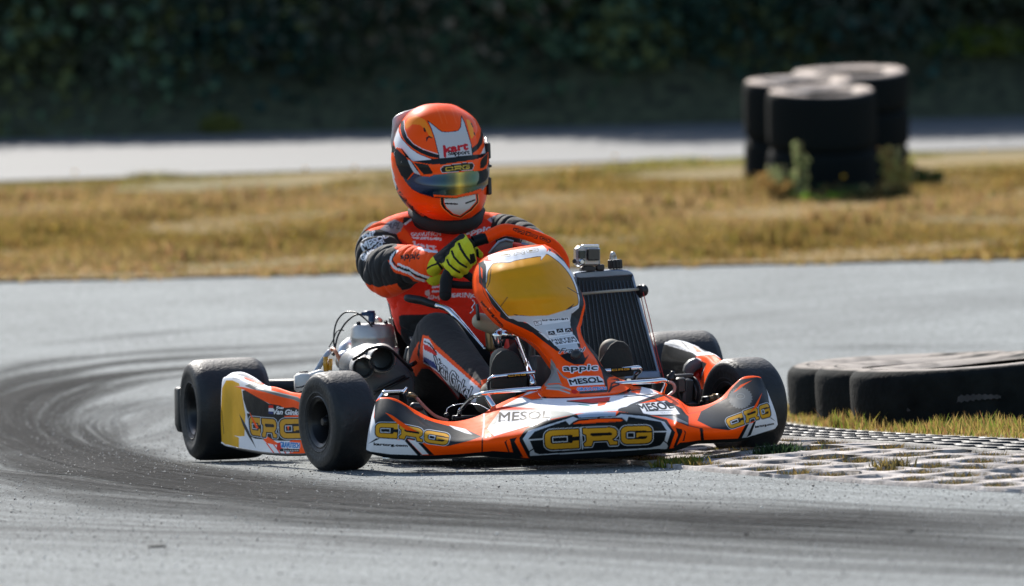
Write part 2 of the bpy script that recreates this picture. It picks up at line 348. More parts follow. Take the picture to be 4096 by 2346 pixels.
    F([(-20, 610), (400, 563), (430, 600), (470, 640), (540, 650), (620, 755), (200, 765), (90, 745)], WHT, 3)
    T('MESOL', [(-10, 615), (455, 572), (540, 668), (50, 722)], BLK, 3, w=1.6); K([(130, 712), (545, 696)], 1.5, BLK, 3); T('SOLUTIONS', [(330, 720), (560, 712), (580, 740), (350, 748)], GRY, 3)
    # centre badge
    F([(430, 690), (520, 558), (760, 462), (1060, 398), (1200, 362), (1245, 400), (1740, 385), (1780, 332), (2150, 366), (2430, 440), (2505, 560), (2545, 610), (2460, 850), (2300, 880), (600, 965), (552, 958)], BLK, 2)
    F([(478, 700), (555, 588), (860, 495), (1060, 435), (1160, 398), (1220, 425), (1740, 398), (1810, 362), (2150, 395), (2400, 468), (2492, 590), (2432, 765), (2445, 800), (2430, 838), (2300, 835), (700, 922), (572, 932), (575, 885)], SIL, 2)
    F([(553, 700), (640, 600), (860, 520), (1060, 455), (1110, 508), (1165, 465), (1240, 428), (1500, 412), (1820, 410), (1890, 462), (1912, 398), (2350, 468), (2432, 590), (2400, 720), (2340, 790), (2200, 822), (700, 908), (640, 885), (580, 742)], BLK, 2)
    F([(1215, 372), (1340, 345), (1500, 332), (1745, 335), (1735, 388), (1560, 395), (1240, 412)], (.3, .38, .5), 2)
    K([(570, 870), (630, 830)], 2.2, BLK, 2); K([(2390, 725), (2440, 765)], 2.2, BLK, 2)
    F([(1155, 498), (1240, 458), (1500, 430), (1790, 430), (1842, 448), (1800, 462), (1500, 478)], ORG, 2)
    K([(560, 716), (745, 702)], 2.6, SIL, 2); K([(2262, 603), (2425, 600)], 2.6, SIL, 2)
    G('C', [(775, 590), (1235, 568), (1240, 820), (785, 845)], 2, 1.25); G('R', [(1292, 562), (1755, 545), (1760, 775), (1310, 800)], 2, 1.25); G('G', [(1810, 535), (2225, 525), (2228, 755), (1815, 770)], 2, 1.25)
    K([(1265, 545), (1288, 835)], 2.4, SIL, 2)
    # chevrons
    for Q in ([(228, 742), (268, 712), (255, 745), (300, 880), (282, 880)], [(300, 700), (398, 678), (368, 735), (490, 955), (350, 900)]): F(Q, BLK, 2)
    F([(398, 678), (442, 700), (440, 740), (556, 955), (490, 958), (368, 735)], ORG, 2); F([(430, 690), (470, 690), (580, 930), (556, 960), (440, 740)], BLK, 2)
    for Q in ([(555, 952), (650, 975), (655, 1015), (560, 1235), (520, 1240), (590, 1060)], [(668, 982), (706, 1012), (682, 1145), (656, 1150), (690, 1030)], [(905, 955), (950, 960), (972, 1150), (925, 1150)]): F(Q, BLK, 3)
    K([(640, 880), (760, 925), (900, 960), (960, 1000)], 1.2, DK, 3); K([(645, 600), (740, 750), (930, 715)], 1., (.5, .03, .01), 3)
    # right wing
    F([(870, 850), (925, 715), (1300, 518), (1335, 430), (1420, 330), (1500, 250), (1740, 215), (1830, 240), (1910, 480), (1920, 640), (1880, 790), (1330, 990), (1090, 960), (980, 905)], DK, 3)
    F([(1840, 230), (1900, 480), (1925, 640), (1950, 780), (1700, 860), (1560, 1110), (2010, 990), (2080, 880), (2010, 700)], WHT, 3)
    F([(1575, 905), (1625, 895), (1525, 1110), (1465, 1110)], BLK, 3); F([(1625, 895), (1690, 875), (1590, 1095), (1520, 1105)], (.5, .52, .56), 3); F([(1690, 870), (1732, 845), (1650, 1060), (1590, 1090)], BLK, 3)
    c = (1500, 520); P = [(c[0] + (165 + (14 if k % 2 else -6)) * math.cos(k * math.pi / 24), c[1] + (150 + (12 if k % 2 else -6)) * math.sin(k * math.pi / 24)) for k in range(48)]
    F(P, (.16, .17, .17), 3); K([(c[0] + 62 * math.cos(a / 3), c[1] - 25 + 40 * math.sin(a / 3)) for a in range(20)], 1.4, GRY, 3); F([(c[0] - 40 + 80 * u, c[1] - 50 + 50 * w) for u, w in ((.5, 0), (1, .5), (.5, 1), (0, .5))], (.22, .22, .2), 3)
    F([(1390, 445), (1500, 330), (1672, 260), (1560, 330), (1440, 420)], ORG, 3)
    G('C', [(1275, 830), (1520, 740), (1555, 900), (1350, 970)], 3, .9); G('R', [(1545, 715), (1740, 645), (1770, 825), (1580, 885)], 3, .9); G('G', [(1765, 640), (1905, 595), (1945, 785), (1800, 825)], 3, .9)
    F([(1817, 440), (1745, 640), (1630, 748), (1690, 660)], ORG, 3); F([(1920, 805), (1950, 808), (2015, 865)], DK, 3)
    T('kartcrg.com', [(1712, 925), (1985, 878), (1985, 915), (1715, 965)], BLK, 3, w=1.)
    # dark lower lip
    F([(40, 1085), (110, 1118), (400, 1158), (800, 1170), (1040, 1172), (1400, 1155), (1740, 1125), (1900, 1110), (2200, 1130), (2200, 1400), (40, 1400)], BLK, 1)
    F([(0, 882), (360, 885), (480, 958), (600, 962), (2300, 870), (2542, 838), (2542, 1200), (0, 1200)], BLK, 2)
    F([(-10, 1275), (450, 1262), (530, 1245), (620, 1170), (740, 1160), (900, 1135), (1440, 1112), (1600, 1092), (2010, 965), (2030, 1300), (-10, 1400)], (.012, .014, .013), 3)
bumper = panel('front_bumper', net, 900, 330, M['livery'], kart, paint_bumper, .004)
# --- steering fairing (nassau panel)
rows = [z(4, (420, 312), (1195, 185)), z(4, (285, 382), (1290, 228)), z(4, (190, 500), (1400, 315)), z(4, (150, 620), (1490, 430)), z(4, (143, 760), (1590, 590)),
 z(4, (165, 900), (1668, 740)), z(4, (235, 1030), (1728, 870)), z(4, (300, 1150), (1770, 975)), z(4, (400, 1262), (1785, 1080)), z(4, (520, 1372), (1755, 1220)),
 z(5, (150, 372), (1190, 240)), z(5, (300, 452), (1172, 295)), z(5, (440, 545), (1180, 370)), z(5, (540, 640), (1212, 460)), z(5, (622, 750), (1262, 560)),
 z(5, (690, 850), (1335, 665)), z(5, (738, 920), (1430, 762)), z(5, (728, 990), (1500, 870)), z(5, (672, 1080), (1605, 972)), z(5, (602, 1160), (1745, 1040)),
 z(5, (548, 1235), (1885, 1100)), z(5, (538, 1295), (1935, 1165)), z(5, (600, 1328), (1850, 1228))]
nr = len(rows); net = []
yc = np.interp(range(nr), [0, 1, 4, 8, 12, 16, 20, 22], [.23, .20, .165, .09, .02, -.08, -.17, -.22]); bl = np.interp(range(nr), [0, 1, 3, 6, 9, 12, 16, 20, 22], [.03, .07, .13, .15, .09, .06, .055, .05, .05])
sag = np.interp(range(nr), [0, 1, 3, 18, 20, 21, 22], [-9, -6, 0, 0, 5, 9, 10]); tt = [0, .03, .12, .27, .42, .5, .58, .73, .88, .97, 1]
for j in range(nr):
    (lx, ly), (rx, ry) = rows[j]; r = [(lx, ly, yc[j] + .06)]; w = rx - lx; s0 = 13 / w
    for t in tt:
        t2 = s0 + t * (1 - s0); q = 1 - abs(2 * t - 1) ** 2.6
        r.append((lx + w * t2, ly + (ry - ly) * t2 + sag[j] * q, yc[j] - bl[j] * q))
    r.append((rx - 3, ry, yc[j] + .05)); net.append(r)
top = [(a + (b[0] * 0), c + 5, d + .03) for (a, c, d), b in zip(net[0], net[0])]; bot = [(a, c + 1, d + .05) for a, c, d in net[-1]]
net = [top] + net + [bot]
def paint_fairing(p):
    F, K, T, G = p.fill, p.stroke, p.text, p.glyph
    F([(230, 455), (330, 395), (345, 830), (640, 1205), (820, 1260), (1100, 1456), (1000, 1456), (860, 1385), (700, 1290), (500, 1135), (420, 1040), (330, 830), (240, 730), (238, 560)], DK, 4)
    F([(1200, 195), (1290, 235), (1480, 400), (1600, 600), (1700, 800), (1752, 930), (1770, 1040), (1730, 1180), (1700, 1300), (1660, 1400), (1560, 1400), (1560, 1150), (1690, 1100), (1640, 740), (1420, 380)], DK, 4)
    F([(310, 410), (372, 335), (500, 298), (800, 250), (1100, 205), (1160, 190), (1250, 240), (1330, 300), (1480, 430), (1600, 600), (1670, 800), (1705, 960), (1695, 1100), (1580, 1195), (1560, 1456), (1100, 1456), (940, 1320), (820, 1270), (680, 1255), (630, 1205), (338, 840), (336, 600)], WHT, 4)
    F([(240, 450), (330, 455), (345, 500), (340, 830), (300, 760), (245, 640)], DK, 4); F([(262, 500), (290, 540), (290, 690), (275, 640)], ORG, 4)
    F([(305, 410), (322, 370), (385, 345), (372, 395), (470, 410), (350, 420)], (.75, .05, .01), 4)
    F([(1180, 195), (1260, 215), (1380, 330), (1250, 260), (1215, 300), (1230, 250)], ORG, 4); F([(1250, 225), (1300, 262), (1265, 285)], DK, 4)
    gold = [(425, 480), (450, 455), (560, 440), (680, 440), (800, 405), (1130, 352), (1142, 405), (1215, 318), (1330, 380), (1450, 480), (1560, 620), (1640, 790), (1682, 950), (1680, 1050), (1600, 1092), (1480, 1150), (1360, 1190), (1240, 1215), (1000, 1228), (840, 1212), (800, 1235), (680, 1228), (545, 1080), (352, 828), (356, 700), (372, 570)]
    gold = [tuple(q_) for q_ in crs(np.array(gold + gold[:1], float), 140)]
    F(gold, (.68, .30, .012), 4); K(gold, 1.3, DK, 4, True)
    F([(1142, 405), (1150, 300), (1160, 255), (1175, 330), (1228, 270), (1215, 318)], WHT, 4)
    F([(730, 1188), (800, 1200), (880, 1248), (800, 1222)], DK, 4); F([(1635, 1035), (1560, 1130), (1470, 1160), (1540, 1100)], DK, 4)
    K([(415, 535), (395, 720), (360, 800)], 1.6, DK, 4); K([(655, 945), (555, 1080)], 1.6, DK, 4); K([(1530, 805), (1640, 870), (1740, 930)], 1.4, DK, 4)
    for g, q in (('C', [(520, 318), (690, 292), (690, 345), (525, 362)]), ('R', [(745, 285), (900, 262), (905, 315), (750, 335)]), ('G', [(935, 255), (1100, 232), (1100, 280), (945, 298)])): G(g, q, 4, .3, WHT, BRN, BRN)
    T('kartcrg.com', [(285, 1000), (600, 1345), (570, 1395), (262, 1030)], BLK, 4, w=1.2)
    K([(270, 690), (310, 880), (420, 1060), (490, 1170), (300, 1090)][:4], 1., (.3, .02, .01), 4)
    # neck
    F([(0, 60), (100, 160), (260, 212), (400, 232), (560, 345), (760, 480), (900, 640), (830, 640), (640, 500), (460, 360), (480, 345), (300, 290), (100, 200), (0, 140)], DK, 5)
    F([(1035, 90), (1135, 60), (1165, 100), (1105, 250), (1130, 400), (1180, 600), (1100, 560), (1060, 380), (1020, 200)], DK, 5)
    F([(110, 130), (260, 205), (400, 220), (560, 335), (720, 470), (860, 610), (1060, 690), (1150, 600), (1060, 380), (1015, 230), (1040, 90), (1150, -10), (1000, 30), (700, 120), (430, 130), (260, 120)], (.52, .55, .58), 5)
    F([(560, 360), (640, 390), (720, 470), (700, 480)], WHT, 5)
    F([(870, 700), (1000, 655), (1080, 660), (1190, 600), (1240, 740), (1300, 685), (1220, 830), (1080, 832), (960, 775)], BLK, 5)
    F([(740, 745), (800, 830), (900, 1090), (1000, 1200), (700, 1180), (640, 1130), (690, 1060), (730, 960)], GRY, 5)
    F([(820, 900), (860, 980), (1000, 1080), (1010, 1230), (930, 1180), (880, 1080)], ORG, 5); K([(830, 900), (920, 1010), (985, 1040)], 3, GRY, 5)
    K([(700, 1120), (860, 1110), (930, 1160)], 2, ORG, 5); K([(690, 1150), (870, 1145), (1020, 1200)], 3, (.4, .4, .37), 5); K([(680, 1185), (860, 1200), (1010, 1250)], 3, (.4, .4, .37), 5)
    F([(1345, 670), (1430, 760), (1480, 850), (1560, 930), (1660, 1010), (1590, 1020), (1560, 1060), (1580, 1240), (1540, 1180), (1480, 930), (1400, 760)], BLK, 5)
    for o in (0, 55): F([(1590, 1045 + o), (1720, 1035 + o), (1750, 1075 + o), (1640, 1120 + o), (1600, 1210 + o * .5), (1570, 1245), (1620, 1100 + o), (1720, 1062 + o)], BLK, 5)
    # sponsor stickers on the neck
    F([(480, 190), (560, 180), (1000, 150), (1020, 200), (610, 260), (500, 280)], WHT, 5); T('kreunen', [(615, 178), (985, 148), (992, 178), (620, 200)], BLK, 5, w=.8); K([(490, 205), (600, 195), (605, 250), (515, 268)], 1.2, BLK, 5, True); T('K', [(525, 208), (575, 202), (580, 238), (530, 245)], BLK, 5)
    F([(670, 340), (1020, 300), (1050, 360), (1050, 400), (720, 450)], WHT, 5)
    for x0, y0 in ((695, 352), (818, 318), (940, 310)): F([(x0, y0), (x0 + 95, y0 - 12), (x0 + 112, y0 + 45), (x0 + 12, y0 + 55)], DK, 5); K([(x0 + 30, y0 + 40), (x0 + 50, y0 + 8), (x0 + 80, y0 + 30)], 1.1, WHT, 5)
    T('THE CHARIOT', [(760, 400), (1020, 365), (1024, 382), (765, 418)], DK, 5)
    F([(720, 465), (1080, 405), (1160, 525), (1100, 525), (800, 560)], WHT, 5); T('MISTER', [(745, 470), (1095, 425), (1105, 462), (760, 500)], DK, 5, w=.7); T('SEVEN', [(800, 510), (1110, 470), (1120, 500), (815, 540)], DK, 5, w=.7)
    T('Frami', [(850, 600), (1240, 580), (1260, 640), (860, 670)], DK, 5, 2.2, WHT, shear=.5, w=.8)
    T('appic', [(920, 850), (1425, 838), (1410, 935), (930, 950)], BLK, 5, 4.8, WHT, w=1.1)
    F([(975, 1045), (1170, 1000), (1440, 1000), (1500, 1050), (1520, 1125), (1020, 1150)], WHT, 5); T('MESOL', [(1000, 1055), (1470, 1010), (1490, 1082), (1030, 1128)], BLK, 5, w=1.6); K([(1160, 1105), (1505, 1090)], 1.3, BLK, 5)
    T('GRAVUTECH', [(1120, 1172), (1545, 1160), (1548, 1200), (1130, 1215)], BLU, 5, 2, WHT, w=1.)
    F([(1150, 1225), (1560, 1200), (1565, 1238), (1160, 1262)], DK, 5); F([(1040, 1205), (1080, 1195), (1150, 1235), (1090, 1265), (1040, 1245)], RED, 5)
    K([(545, 1300), (700, 1332), (1000, 1330), (1300, 1322), (1700, 1275), (1930, 1185)], 2, BLK, 5); K([(550, 1250), (600, 1305)], 1.5, WHT, 5)
panel('steering_fairing', net, 420, 300, M['livery'], kart, paint_fairing, .004)
mb = MB(); c = zl(5, 1095, 690, -.13); mb.lathe([(0, .006), (0, .013), (.012, .012), (.016, .006), (.016, .0001)], c, np.array([[0, 1, 0], [-1, 0, .2], [0, .2, 1.]]), 20); link('fairing_screw', mb, M['blackp'], kart)
# --- side pods
def podnet(cs):
    net = []
    for b, a, m_, t, y in cs:
        net.append([(b[0] + 16, b[1] + 2, y), (b[0] + 5, b[1] + 2, y)] + [(q[0], q[1], y) for q in (b, a, m_)] + [((m_[0] + t[0]) / 2 - 4, (m_[1] + t[1]) / 2 - 3, y), (t[0], t[1], y), (t[0] + 8, t[1] + 14, y), (t[0] + 8, t[1] + 50, y)])
    return net
cs = [[z(12, q)[0] for q in c[:4]] + [c[4]] for c in (
 ((175, 1190), (165, 800), (180, 350), (330, 200), .86), ((140, 1200), (128, 800), (145, 320), (300, 184), .84), ((300, 1262), (300, 800), (300, 312), (440, 180), .74), ((500, 1302), (480, 800), (470, 375), (600, 252), .62),
 ((700, 1338), (690, 850), (650, 460), (780, 372), .5), ((900, 1358), (900, 900), (860, 520), (930, 398), .38), ((1100, 1368), (1100, 900), (1100, 570), (1150, 470), .28), ((1330, 1365), (1330, 900), (1300, 620), (1350, 500), .16), ((1420, 1350), (1430, 900), (1420, 680), (1430, 570), .10))]
def paint_podL(p):
    F, K, T, G = p.fill, p.stroke, p.text, p.glyph
    F([(100, 100), (620, 100), (1000, 420), (1000, 700), (800, 800), (1300, 1320), (1300, 1420), (100, 1420)], WHT, 12)
    F([(850, 380), (960, 380), (1040, 440), (1400, 480), (1450, 1400), (1300, 1400), (1280, 1200), (1040, 800), (1030, 560), (860, 470)], ORG, 12)
    F([(470, 380), (560, 340), (760, 420), (1240, 540), (1300, 590), (1280, 630), (1200, 590), (900, 520), (620, 440), (540, 410)], (.2, .21, .2), 12)
    F([(440, 250), (560, 270), (760, 350), (720, 385), (600, 330), (480, 290)], (.9, .07, .02), 12); F([(330, 210), (480, 200), (640, 290), (740, 350), (600, 300), (440, 240)], (.12, .13, .15), 12)
    F([(620, 410), (690, 400), (760, 440), (640, 440)], (.5, .5, .48), 12); K([(300, 268), (390, 285)], 3, (.5, .5, .5), 12)
    F([(435, 450), (480, 440), (620, 520), (820, 640), (1020, 665), (1280, 690), (1400, 700), (1400, 820), (900, 830), (560, 800), (500, 740), (450, 580)], BLK, 12)
    F([(315, 385), (430, 395), (760, 470), (1000, 540), (1180, 580), (1290, 640), (1275, 730), (1180, 690), (1040, 700), (980, 665), (830, 640), (640, 540), (470, 440)], ORG, 12)
    F([(1290, 600), (1450, 620), (1450, 900), (1290, 720)], ORG, 12)
    F([(500, 780), (960, 800), (1450, 810), (1450, 1180), (980, 1180), (620, 1150), (540, 1110), (520, 900)], BLK, 12)
    F([(140, 410), (200, 300), (290, 300), (385, 345), (400, 385), (315, 385), (420, 420), (450, 620), (480, 800), (465, 1110), (400, 1115), (315, 1105), (385, 1135), (385, 1280), (200, 1240), (130, 1190), (120, 800)], (.66, .36, .018), 12)
    F([(385, 780), (470, 920), (540, 1060), (635, 1290), (520, 1110), (440, 950)], DK, 12); K([(135, 740), (165, 1080)], 1.2, (.2, .1, .01), 12)
    F([(740, 1165), (790, 1110), (960, 1220), (930, 1240), (790, 1215)], ORG, 12); F([(1110, 1200), (1140, 1175), (1300, 1170), (1300, 1215)], ORG, 12); F([(1040, 820), (1300, 800), (1300, 835), (1050, 832)], ORG, 12)
    F([(1080, 1370), (1260, 1320), (1280, 1210), (1450, 1200), (1450, 1400), (1080, 1400)], ORG, 12)
    for x in (790, 880, 960, 1040): K([(x, 1220), (x + 110, 1365)], 2.2, (.8, .06, .02), 12)
    G('C', [(535, 835), (690, 850), (700, 1110), (560, 1090)], 12, 1.1); G('R', [(718, 855), (925, 870), (935, 1135), (725, 1120)], 12, 1.1); G('G', [(975, 865), (1380, 860), (1380, 1140), (990, 1140)], 12, 1.1)
    F([(535, 755), (560, 800), (670, 990), (640, 1010), (570, 860)], ORG, 12); F([(1085, 970), (1115, 965), (1105, 1040)], ORG, 12)
    F([(820, 660), (885, 665), (885, 705), (818, 705)], RED, 12); F([(818, 705), (885, 705), (885, 755), (815, 750)], WHT, 12); F([(815, 750), (885, 755), (880, 795), (815, 785)], NAVY, 12)
    T('Koen', [(935, 675), (1035, 685), (1030, 718), (930, 708)], WHT, 12, w=.7, shear=.2); T('Van Ginkel', [(885, 718), (1320, 735), (1310, 808), (885, 790)], WHT, 12, w=1., shear=.2)
    F([(960, 1290), (1265, 1300), (1265, 1342), (980, 1335)], BLK, 12); T('Graveer & Reclame', [(1030, 1303), (1255, 1310), (1252, 1332), (1028, 1326)], WHT, 12)
    T('GRAVUTECH', [(985, 1195), (1268, 1215), (1265, 1285), (985, 1275)], BLU, 12, 2.4, WHT, w=1.3); F([(940, 1215), (985, 1200), (1000, 1290), (960, 1325), (935, 1300)], RED, 12)
    F([(130, 1205), (180, 1255), (400, 1292), (700, 1342), (1000, 1368), (1450, 1362), (1450, 1500), (100, 1500), (100, 1205)], BLK, 12)
pod = panel('side_pod', podnet(cs), 260, 240, M['livery'], kart, paint_podL, .004); pod['label'] = 'side pod with gold end panel and black lettering panel'
# right pod: top and inner face seen over the front wheel
cs = [[z(11, q)[0] for q in c[:4]] + [c[4]] for c in (
 ((500, 660), (480, 500), (520, 320), (610, 272), .86), ((560, 660), (540, 510), (560, 330), (680, 266), .82), ((660, 670), (640, 520), (680, 360), (790, 285), .74), ((780, 680), (760, 540), (800, 410), (920, 335), .64),
 ((880, 700), (860, 560), (900, 445), (1040, 395), .54), ((960, 720), (940, 590), (990, 470), (1150, 440), .44), ((1040, 900), (1040, 700), (1080, 520), (1210, 470), .34), ((1060, 1040), (1080, 800), (1150, 600), (1265, 530), .26), ((1200, 1000), (1200, 800), (1230, 620), (1290, 560), .2))]
net = []
for b, a, m_, t, y in cs: net.append([(q[0], q[1], y) for q in (b, a, m_)] + [((m_[0] + t[0]) / 2, (m_[1] + t[1]) / 2 - 2, y), (t[0], t[1], y), (t[0] + 14, t[1] + 16, y + .01), (t[0] + 26, t[1] + 60, y + .01), (t[0] + 20, t[1] + 170, y + .01)])
def paint_podR(p):
    F, K = p.fill, p.stroke
    F([(300, 100), (1400, 100), (1400, 1300), (300, 1300)], WHT, 11)
    F([(400, 325), (520, 322), (900, 440), (960, 490), (860, 560), (800, 760), (400, 760)], (.012, .013, .014), 11)
    F([(930, 490), (1000, 470), (1180, 460), (1300, 540), (1300, 1100), (960, 1100), (1000, 800), (1060, 620), (1000, 520)], ORG, 11)
    F([(800, 760), (790, 620), (860, 540), (940, 505), (1080, 580), (1020, 700), (1000, 900), (940, 1000)], DK, 11); F([(880, 750), (960, 650), (1030, 630), (960, 840)], RED, 11)
    F([(520, 315), (600, 270), (720, 262), (850, 300), (1000, 380), (1100, 440), (920, 440)], (.4, .43, .46), 11)
    F([(730, 280), (760, 290), (870, 400), (820, 380)], DK, 11); F([(890, 345), (940, 360), (1020, 425), (950, 425)], ORG, 11); F([(560, 320), (650, 290), (760, 350), (700, 360)], (.2, .22, .24), 11); F([(960, 360), (1060, 390), (1110, 425), (1050, 420)], DK, 11)
rp = panel('side_pod', net, 160, 120, M['livery'], kart, paint_podR, .004); rp['label'] = 'side pod seen from inside with silver top and orange nose'
mb = MB(); mb.prism([zl(11, *q, .38) for q in ((780, 690), (800, 610), (860, 540), (940, 510), (1060, 580), (1070, 610), (1010, 640), (960, 660), (900, 720), (850, 760))], (0.01, .05, 0)); link('pod_air_duct', mb, M['greyp'], kart, bevel=.004)
mb = MB(); mb.prism([zl(11, *q, .40) for q in ((872, 760), (960, 650), (1035, 630), (1000, 760), (960, 850))], (0.01, .01, 0)); link('pod_duct_panel', mb, mat('red_duct_panel', (.6, .02, .01), .4), kart)
# --- wheels
def wheel(c, R, w, rr, yaw, label, camber=0., flip=1):
    e = empty('wheel', c, rotm(0, R_(camber), R_(yaw)), kart); e['label'] = label; h = w / 2
    t = MB(); P = [(-h * .80, rr), (-h * .93, rr + .006), (-h * .965, rr + .0105), (-h * .985, rr + .0125), (-h * .975, rr + .0150), (-h * 1.0, rr + (R - rr) * .38), (-h * 1.03, rr + (R - rr) * .55), (-h * .99, rr + (R - rr) * .78), (-h * .9, R - .008), (-h * .78, R - .0025), (-h * .5, R - .0004), (0, R)]
    P = P + [(-x, r) for x, r in P[-2::-1]]; P = crs(P, 75); P = [tuple(p) for p in P]
    P += [(h * .7, rr - .003), (-h * .7, rr - .003)]; t.lathe(P, n=96, closed=True); link('tyre', t, M['rubber'], e, sharp=40)
    rm = MB()
    for sg in (-1, 1): rm.lathe([(sg * x, r) for x, r in ((h * .5, rr - .012), (h * .78, rr - .007), (h * .84, rr - .002), (h * .87, rr + .003), (h * .90, rr + .004), (h * .92, rr + .001), (h * .88, rr - .005), (h * .82, rr - .009), (h * .5, rr - .015), (h * .25, rr - .020), (0, rr - .022), (0, rr - .018))], n=64)
    rm.lathe([(-h * .2 * flip, .0001), (-h * .2 * flip, .02), (-h * .12 * flip, .028), (-h * .05, rr - .02), (h * .05, rr - .02), (h * .1, .02), (h * .1, .0001)], n=48)
    link('rim', rm, M['satin'], e, sharp=30)
    hb = MB(); hb.lathe([(-h * .75 * flip, .0001), (-h * .75 * flip, .009), (-h * .6 * flip, .014), (h * .3, .016), (h * .3, .0001)], n=24)
    for k in range(3): a = k * 2.094 + .5; hb.cap((-h * .3 * flip, .026 * math.cos(a), .026 * math.sin(a)), (0, .026 * math.cos(a), .026 * math.sin(a)), .005, .005)
    link('hub', hb, M['satin'], e, sharp=30); return e
wheel(tuple(L(1351, 1685, 0)), .1285, .118, .064, 11, 'front wheel turned inward, beside the striped side pod')
wheel(tuple(L(2978, 1625, 0)), .127, .122, .064, 15, 'front wheel on the kerb with its hub showing', flip=-1)
wheel(tuple(L(904, 1636, 1.045)), .137, .2, .064, 0, 'wide rear wheel on the engine side')
wheel(tuple(L(2712, 1524, 1.045)), .137, .2, .064, 0, 'wide rear wheel on the radiator side', flip=-1)
# --- rear bumper and chassis
mb = MB(); mb.prism([zl(0, *q, 1.16) for q in ((712, 1556), (728, 1549), (760, 1560), (760, 1725), (726, 1733), (714, 1700))], (.0, .05, 0)); link('rear_bumper_end', mb, M['blackp'], kart, bevel=.005)
mb = MB(); mb.tube([L(1030, 1552, 1.2), L(1400, 1545, 1.2), L(1900, 1530, 1.2), L(2500, 1500, 1.2)], .022, 12); link('rear_bumper', mb, M['blackp'], kart)
mb = MB()
mb.tube([(-.58, 1.045, .127), (.58, 1.045, .127)], .02, 16)
link('rear_axle', mb, M['satin'], kart)
mb = MB()
for sx in (-1, 1): mb.tube([(sx * .22, -.2, .06), (sx * .30, .05, .055), (sx * .33, .4, .05), (sx * .3, .8, .05), (sx * .3, 1.15, .06)], .015, 10, cr=20)
mb.tube([(-.3, .05, .055), (.3, .05, .055)], .015, 10); mb.tube([(-.33, .5, .05), (.33, .5, .05)], .015, 10); mb.tube([(-.3, .95, .05), (.3, .95, .05)], .015, 10); mb.tube([(-.22, -.2, .06), (.22, -.2, .06)], .012, 10)
mb.box((0, .2, .043), (.29, .34, .003)); mb.box((.32, .52, .05), (.10, .12, .004))
link('chassis_frame', mb, M['satin'], kart, sharp=40)
# front chrome loops
mb = MB(); mb.tube([zl(13, *q) for q in ((-10, 1185, -.02), (60, 1100, -.05), (160, 1000, -.1), (240, 965, -.14), (400, 930, -.17), (800, 885, -.18), (1300, 850, -.18))], .0060, 14, cr=40); link('bumper_support_bar', mb, M['chrome'], kart); mb = MB()
mb.tube([zl(11, *q) for q in ((-200, 860, -.18), (0, 840, -.18), (200, 826, -.18), (400, 812, -.18), (500, 802, -.17), (545, 830, -.16), (520, 900, -.15), (490, 1000, -.14))], .0062, 14, cr=40); link('bumper_support_bar', mb, M['chrome'], kart); mb = MB()
mb.tube([zl(13, *q) for q in ((400, 945, -.16), (440, 1040, -.17), (520, 1170, -.18))], .0085, 14, cr=12); link('bumper_support_post', mb, M['chrome'], kart); mb = MB()
mb.tube([zl(13, *q) for q in ((-20, 1195, -.02), (-45, 1230, .0), (-55, 1290, .02))], .006, 12)
link('bumper_support_post', mb, M['chrome'], kart)
mb = MB(); mb.tube([zl(1, *q) for q in ((1310, 625, .03), (1500, 625, .03), (1740, 620, .03))], .006, 12); mb.tube([zl(1, 1215, 560, 0.02), zl(1, 1250, 640, .02)], .006); link('tie_rod', mb, M['satin'], kart)
# pedal bars with lettering
for pts, q, n in (([(430, 860, -.03), (425, 760, -.04), (450, 700, -.05), (520, 660, -.06), (640, 645, -.06), (1000, 605, -.06), (1210, 580, -.06)], [(740, 618), (1075, 590), (1080, 640), (742, 672)], 13),
                  ([(1960, 1040, -.03), (1985, 980, -.04), (2040, 930, -.05), (2030, 885, -.06), (1960, 880, -.06), (1600, 920, -.06), (1420, 930, -.06)], [(1610, 892), (1900, 872), (1905, 922), (1615, 942)], 5)):
    mb = MB(); mb.tube([zl(n, *p) for p in pts], .0052, 14, cr=50); ped = link('pedal', mb, M['chrome'], kart)
    q0 = [np.array(a) for a in z(n, *q)]; a = L(*((q0[0] + q0[3]) / 2), -.06); b = L(*((q0[1] + q0[2]) / 2), -.06)
    v = []; nu, nv = 90, 60; d = (b - a) / np.linalg.norm(b - a); u = np.cross(d, [0, 0, 1]); u /= np.linalg.norm(u); w = np.cross(u, d)
    G_ = np.array([[a + (b - a) * i / nu + .0060 * (u * math.cos(t) + w * math.sin(t)) for t in np.linspace(0, 2 * math.pi, nv)] for i in range(nu + 1)])
    vv, ff = gridmesh(G_); pp = Paint(proj(vv), BLK)
    Q = q0; 
    for k, (gch, s0, s1) in enumerate((('C', .06, .32), ('R', .37, .63), ('G', .68, .94))): pp.glyph(gch, [tuple(x) for x in bil([Q[0], Q[1], Q[2], Q[3]], np.array([(s0, .22), (s1, .22), (s1, .8), (s0, .8)]))], 0, .28, GOLD, BLK)
    me = mesh_np('pedal_sleeve', vv, ff); setcol(me, pp.c); link('pedal_sleeve', me, M['livery'], ped)
